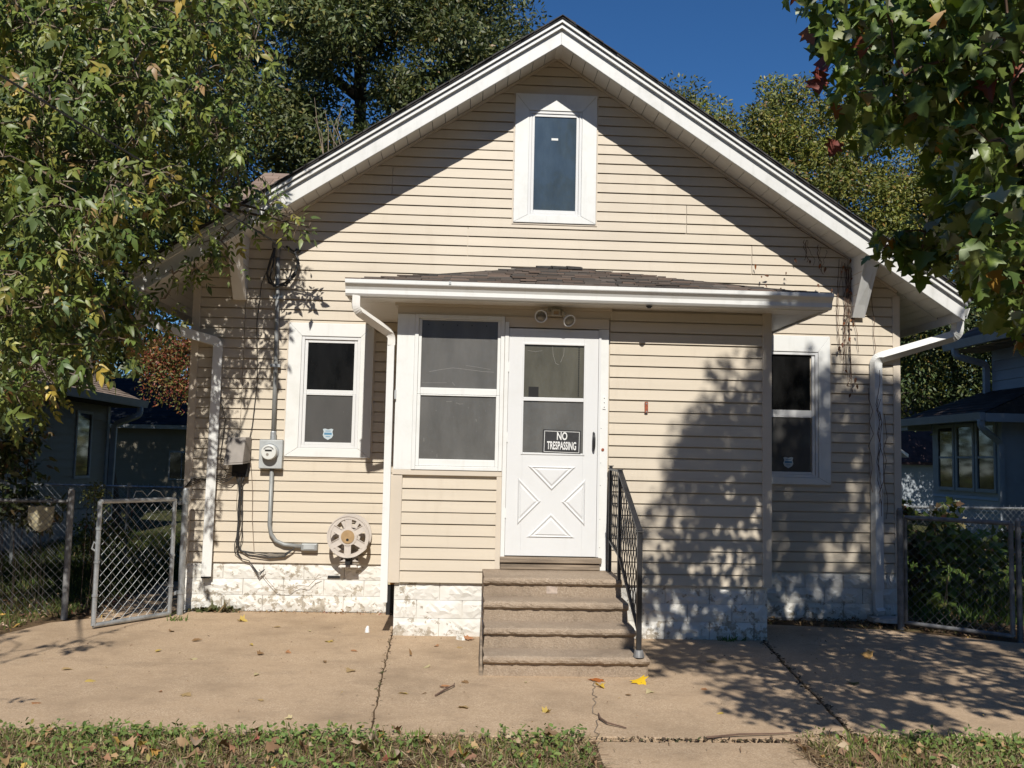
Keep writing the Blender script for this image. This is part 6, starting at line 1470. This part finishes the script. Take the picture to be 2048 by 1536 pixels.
# dead twigs on the roof edge
tw = thing('dead_twigs', 'bare dead twigs sticking up from the left roof edge', 'twigs', (-1.7,-.3,4.8))
for k in range(7):
    b0 = Vector((-1.75+rv.uniform(-.15,.12), -.3, 4.56+rv.uniform(-.02,.05))); mb = MB()
    e = b0+Vector((rv.uniform(-.25,.2), 0, rv.uniform(.25,.62))); mb.tube([b0,b0.lerp(e,.5)+Vector((rv.uniform(-.07,.07),0,.03)),e], [.006,.004,.002], 4); mb.build('twig', M['twig'], tw)

# ------------------------------------------------------------------ grass, clover, litter
def blades(name, label, xs, ys, h, pal, lean=.5, w=.07):
    n = len(xs); T = ([(-w,0,0),(w,0,0),(w*.7,.55,.06),(0,1,.22),(-w*.7,.55,.06)], [(0,1,2,4),(4,2,3)])
    p = np.stack([xs,ys,np.full(n,-.02)],1); d = np.stack([rng.normal(size=n)*lean, rng.normal(size=n)*lean, np.ones(n)],1)
    o = link(name, leaf_mesh(name, *T, p, d, rng.normal(size=(n,3))+np.array([0,-.5,0]), h, palette(n, pal), M['grass']))
    return tag(stuff(o), label, 'grass')
def strip(n, x0, x1, y0, y1): return rng.uniform(x0,x1,n), rng.uniform(y0,y1,n)
GP = [(50,(0.15,0.20,0.05)),(28,(0.20,0.24,0.06)),(30,(0.38,0.31,0.17)),(12,(0.28,0.19,0.11))]
def patchy(x, y, k=1.0): return .5+.25*np.sin(x*3.1*k+1)+.25*np.sin(y*6.3*k+x*1.7)
xs, ys = strip(150000, -5.2, 5.2, -7.4, -4.16)
keep = (~((xs > .36) & (xs < 1.62))) & (rng.random(len(xs)) < np.where(xs < -2.0, .95, np.where(xs > 1.5, .62, .40))*(.35+.9*patchy(xs,ys)))
xs, ys = xs[keep], ys[keep]
blades('front_grass', 'short mixed green and dry grass along the front of the concrete', xs, ys, np.clip(rng.normal(.05,.018,len(xs)),.02,.11), GP)
# dry thatch strands lying flat
xs, ys = strip(52000, -4.5, 4.5, -6.2, -4.18); k_ = (~((xs > .40) & (xs < 1.5))) | (rng.random(len(xs)) < .012); xs, ys = xs[k_], ys[k_]; n = len(xs)
T = ([(-.03,0,0),(.03,0,0),(.02,1,.05),(-.02,1,.05)], [(0,1,2,3)])
o = link('thatch', leaf_mesh('thatch', *T, np.stack([xs,ys,np.full(n,-.008)+rng.random(n)*.015],1), np.stack([rng.normal(size=n),rng.normal(size=n),np.abs(rng.normal(size=n))*.15],1), np.array([0,0,1.])+rng.normal(size=(n,3))*.2, rng.uniform(.03,.09,n), palette(n, [(4,(0.27,0.19,0.11)),(2,(0.17,0.105,0.06)),(2,(0.36,0.28,0.17))]), M['dry_leaf']))
tag(stuff(o), 'brown dry thatch lying between the front grass tufts', 'thatch')
# clover and creeping weeds: rounded leaves close to the ground along the edge
xs, ys = strip(34000, -5.0, 5.0, -5.6, -4.12)
edge = np.exp(-((ys+4.28)/.12)**2)*.9+.32
keep = (~((xs > .38) & (xs < 1.6))) & (rng.random(len(xs)) < edge*np.clip(-.15+1.5*patchy(xs,ys,1.7),0,1)*np.where((xs>-.55)&(xs<-.2)|((xs>1.6)&(xs<2.0)),.25,1)); xs, ys = xs[keep], ys[keep]; n = len(xs)
WEED = ([(0,0,0),(.13,.18,.03),(.25,.45,.06),(.17,.78,.03),(0,1.0,-.06),(-.17,.78,.03),(-.25,.45,.06),(-.13,.18,.03),(0,.5,-.03)],[(8,i,i+1) for i in range(0,7)]+[(8,7,0)])
CLV = ([(0,0,0),(.34,.25,.06),(.40,.62,.05),(.16,.95,.02),(-.16,.95,.02),(-.40,.62,.05),(-.34,.25,.06)], [(0,1,2,3),(0,3,4),(0,4,5,6)])
o = link('clover', leaf_mesh('clover', *WEED, np.stack([xs,ys,rng.uniform(-.005,.055,n)],1), np.stack([rng.normal(size=n),rng.normal(size=n),.35+rng.normal(size=n)*.5],1), np.array([0,-.25,1.])+rng.normal(size=(n,3))*.5, rng.uniform(.018,.045,n), palette(n, [(60,(0.125,0.185,0.05)),(30,(0.165,0.225,0.058)),(8,(0.26,0.24,0.08))], .3), M['grass']))
tag(stuff(o), 'low clover and creeping weeds along the concrete edge', 'clover')
# yards at the sides
xs, ys = strip(16000, 4.3, 8.5, -.2, 8.0); blades('side_grass', 'taller green grass in the right side yard', xs, ys, rng.uniform(.08,.2,len(xs)), [(60,(0.085,0.145,0.03)),(25,(0.12,0.18,0.04)),(8,(0.2,0.17,0.07))], .4, .05)
xs, ys = strip(26000, -7.4, -3.3, -1.2, 9.0); k_ = ~((ys < 2.2) & (xs > -4.05)) & ~((ys < -.45) & (xs > -4.3)); xs, ys = xs[k_], ys[k_]; blades('yard_grass', 'grass of the shaded left back yard', xs, ys, rng.uniform(.05,.13,len(xs)), [(60,(0.085,0.12,0.03)),(25,(0.13,0.15,0.04)),(14,(0.2,0.16,0.07))], .5, .05)
# uncounted litter in the lawn and beds
def litter(n, x0, x1, y0, y1, pal, name, label, z=.012, size=(.03,.08), filt=None, tmpl=MAPLE_T, flat=.35):
    xs, ys = strip(n, x0, x1, y0, y1)
    if filt is not None: k_ = filt(xs, ys); xs, ys = xs[k_], ys[k_]
    n = len(xs); p = np.stack([xs, ys, np.full(n, z)+rng.random(n)*.02], 1)
    o = link(name, leaf_mesh(name, *tmpl, p, np.stack([rng.normal(size=n),rng.normal(size=n),rng.normal(size=n)*.2],1), np.array([0,0,1.])+rng.normal(size=(n,3))*flat, rng.uniform(*size,n)*rng.uniform(.6,1.2,n), palette(n, pal, .3), M['dry_leaf'], .55))
    return tag(stuff(o), label, 'leaves')
AUT = [(34,(0.34,0.22,0.12)),(26,(0.24,0.14,0.08)),(9,(0.42,0.26,0.07)),(5,(0.26,0.09,0.06)),(18,(0.42,0.31,0.22)),(3,(0.22,0.10,0.10))]
litter(520, -3.6, 4.0, -5.6, -4.2, AUT, 'leaf_litter', 'fallen autumn leaves scattered in the front grass', .03, (.035,.075), lambda x, y: ~((x > .42) & (x < 1.5)))
litter(900, -6.5, -3.7, -1.3, .9, AUT, 'leaf_litter', 'dry leaves piled along the left edge of the concrete', .01, (.03,.06), lambda x, y: (y > -1.45-.9*(x+4.25)*-1.0) if False else ((x < -4.2) | (y > -.55)) & (y > -2.0-.16*x*0 + np.where(x < -4.25, .6+(x+4.25)*.14, 0)), OVATE)
litter(1100, 2.45, 4.9, -.75, .0, [(40,(0.13,0.085,0.05)),(20,(0.20,0.13,0.07)),(12,(0.10,0.10,0.035)),(10,(0.28,0.18,0.08))], 'bed_litter', 'dark twigs leaves and moss at the foot of the right wall', .003, (.02,.06), lambda x, y: y > -.28-.22*(x-2.4)+.10*np.sin(x*7), OVATE)
litter(500, 4.2, 6.4, -1.0, 1.3, AUT[:3], 'leaf_litter', 'brown leaves on the ground behind the right gate', .0, (.03,.07), None, OVATE)
litter(260, -3.1, -1.05, -.13, -.02, AUT, 'leaf_litter', 'small dry leaves caught along the foot of the left foundation', .004, (.012,.04), None, OVATE)
litter(110, -3.05, -2.6, -.12, -.02, [(1,(0.06,0.07,0.025)),(1,(0.09,0.075,0.04))], 'moss', 'green moss at the foot of the left house corner', .01, (.03,.07), None, CLV, .8)
litter(420, -4.0, 4.4, -4.1, -.3, [(3,(0.24,0.17,0.10)),(1,(0.36,0.24,0.08)),(2,(0.15,0.10,0.06))], 'crumbs', 'tiny leaf crumbs scattered over the concrete', .006, (.008,.022), lambda x, y: (x > -3.6) & ~((x > -1.1) & (x < 2.5) & (y > -1.3)) & ~((x > -.3) & (x < 1.1) & (y > -2.85)), OVATE)

def along(curve, n, spread, name, label, pal):
    t = rng.random(n)*(len(curve)-1); i = t.astype(int); f_ = t-i; c_ = np.array(curve)
    xy = c_[i]*(1-f_)[:, None]+c_[np.minimum(i+1, len(curve)-1)]*f_[:, None]+rng.normal(size=(n,2))*spread
    o = link(name, leaf_mesh(name, *OVATE, np.stack([xy[:,0],xy[:,1],np.full(n,.004)],1), np.stack([rng.normal(size=n),rng.normal(size=n),rng.normal(size=n)*.3],1), np.array([0,0,1.])+rng.normal(size=(n,3))*.5, rng.uniform(.012,.035,n), palette(n, pal), M['dry_leaf']))
    return tag(stuff(o), label, 'debris')
DK = [(3,(0.07,0.05,0.035)),(2,(0.13,0.09,0.055)),(1,(0.07,0.075,0.03))]
along(cr, 420, .02, 'joint_debris', 'dark crumbly debris packed along the right slab joint', DK)
along(cl, 120, .009, 'joint_debris', 'dark crumbly debris along the long crack left of the steps', DK)
along([(0.42,-4.26),(1.6,-4.25)], 240, .012, 'joint_debris', 'dry debris along the walkway joint in front', DK)
# individual leaves one can point at on the concrete
def fallen(x, y, size, col, label, group=None, tmpl=MAPLE_T, z=.008, tilt=.22):
    d = np.array([[random.uniform(-1,1), random.uniform(-1,1), .1]]); nn = np.array([[random.uniform(-tilt,tilt), random.uniform(-tilt,tilt)-.25, 1.0]])
    o = link('fallen_leaf', leaf_mesh('fallen_leaf', *tmpl, np.array([[x,y,z]]), d, nn, np.array([size]), np.array([col]), M['dry_leaf'], .22))
    return tag(o, label, 'leaf', group)
fallen(0.90,-2.86,.125,(0.72,0.46,0.02),'bright yellow maple leaf at the right foot of the steps', z=.02, tilt=.6)
fallen(0.58,-2.88,.13,(0.42,0.13,0.03),'orange brown leaf lying at the foot of the steps left of the yellow leaf', z=.012)
fallen(0.60,-3.02,.07,(0.60,0.40,0.05),'small yellow leaf on the crack just in front of the steps')
fallen(3.02,-1.95,.11,(0.50,0.30,0.11),'curled tan leaf alone in the sunlit patch of the right concrete', z=.02, tilt=.8)
fallen(2.45,-2.85,.09,(0.10,0.11,0.04),'dark green leaf in the shade on the right concrete')
pl = [('tan',(0.36,0.25,0.12)),('dull yellow',(0.46,0.33,0.09)),('dark brown',(0.22,0.13,0.06)),('pale',(0.48,0.40,0.22)),('rusty',(0.34,0.17,0.08))]
kk = 0
for (x, y) in [(-3.2,-2.7),(-2.9,-3.0),(-2.6,-1.6),(-2.4,-2.3),(-2.3,-3.3),(-2.15,-3.35),(-2.1,-1.7),(-1.95,-2.1),(-1.8,-2.75),(-1.75,-2.0),(-1.6,-3.5),(-1.5,-1.55),(-1.4,-2.3),(-1.35,-3.9),(-1.25,-1.9),(-1.15,-2.6),(-2.75,-2.05),(-2.9,-1.2),(-1.7,-1.1),(-3.0,-3.6),(-2.0,-0.9),(-2.45,-0.6)]:
    nm, cc_ = pl[kk % 5]; kk += 1
    fallen(x, y, random.uniform(.05,.10), cc_, 'small %s leaf lying on the concrete left of the long crack' % nm, nm+' leaves on the left concrete', (MAPLE_T, OVATE)[kk % 2])
for (x, y) in [(-0.75,-2.1),(-0.6,-2.5),(-0.5,-3.1),(-0.35,-3.6),(-0.7,-3.3),(-0.3,-2.95),(0.1,-2.95),(-0.55,-1.7),(-0.4,-1.75),(0.2,-3.7),(0.75,-3.25),(0.95,-3.15),(1.35,-3.1),(1.6,-2.2),(1.3,-3.7)]:
    nm, cc_ = pl[kk % 5]; kk += 1
    fallen(x, y, random.uniform(.045,.085), cc_, 'small %s leaf lying on the concrete around the steps' % nm, nm+' leaves around the steps', (MAPLE_T, OVATE)[kk % 2])
fallen(-0.33,-1.42,.10,(0.42,0.20,0.10),'crumpled rusty leaf against the porch foundation left of the steps', z=.02, tilt=.9)
sm = thing('twig', 'forked bare twig lying on the concrete left of the steps', 'twig', (-0.45,-3.2,0))
mb = MB(); mb.tube([(-.52,-3.35,.012),(-.46,-3.22,.02),(-.40,-3.1,.022),(-.40,-3.0,.012)],[.007,.006,.005,.003],5); mb.tube([(-.44,-3.18,.02),(-.50,-3.10,.016)],[.004,.002],4); mb.build('stem', M['vine'], sm)
sm = thing('twig', 'bent brown twig lying across the walkway joint', 'twig', (0.55,-3.95,0))
mb = MB(); mb.tube([(.50,-3.75,.012),(.49,-3.88,.02),(.52,-3.98,.018),(.62,-4.06,.012)],[.005,.007,.006,.004],5); mb.build('stem', M['vine'], sm)
sm = thing('twig', 'long thin twig lying along the walkway joint at right', 'twig', (1.3,-4.2,0))
mb = MB(); mb.tube([(1.05,-4.24,.012),(1.25,-4.20,.02),(1.45,-4.17,.016),(1.62,-4.13,.014)],[.006,.006,.005,.003],5); mb.build('stem', M['vine'], sm)
mb = MB(); mb.tube([(-1.20,-1.10,.004),(-1.20,-1.10,.035),(-1.195,-1.10,.06)],[.022,.018,.01],8)
tag(mb.build('bottle_cap', M['trash_white']), 'tiny white plastic cap on the concrete near the porch downspout', 'litter')
mb = MB()
for k in range(5):
    a = [random.uniform(-.05,.05) for _ in range(3)]
    mb.disc((-.34+a[0], -1.36+a[1]*.6, .004), random.uniform(.02,.05), (0,0,1), random.uniform(.02,.045), 7, random.uniform(.01,.03))
tag(mb.build('rubble', M['block']), 'small pile of broken block rubble beside the steps', 'rubble')
# weed tufts at the wall foot
def tuft(x, y, n, h, label, name='weed_tuft'):
    xs_ = x+rng.normal(size=n)*.05; ys_ = y+rng.normal(size=n)*.03
    T = ([(-.09,0,0),(.09,0,0),(.07,.55,.06),(0,1,.25),(-.07,.55,.06)], [(0,1,2,4),(4,2,3)])
    o = link(name, leaf_mesh(name, *T, np.stack([xs_,ys_,np.zeros(n)],1), np.stack([rng.normal(size=n)*.7,rng.normal(size=n)*.7,np.ones(n)],1), rng.normal(size=(n,3)), rng.uniform(.5,1.1,n)*h, palette(n, [(3,(0.10,0.16,0.04)),(1,(0.16,0.18,0.05))] if 'dry' not in label else [(1,(0.25,0.18,0.10)),(1,(0.12,0.11,0.05))]), M['grass']))
    return tag(stuff(o), label, 'weed')
tuft(-3.02,-.62,30,.07,'small green weed tuft on the concrete beside the left gate hinge post')
tuft(2.50,-.10,22,.14,'pale grass tuft at the corner between porch and right wall')
tuft(2.02,-1.27,30,.08,'green weed at the foot of the porch foundation right of the steps')
tuft(-2.75,-.08,14,.16,'dry weed stalks at the foot of the left foundation')
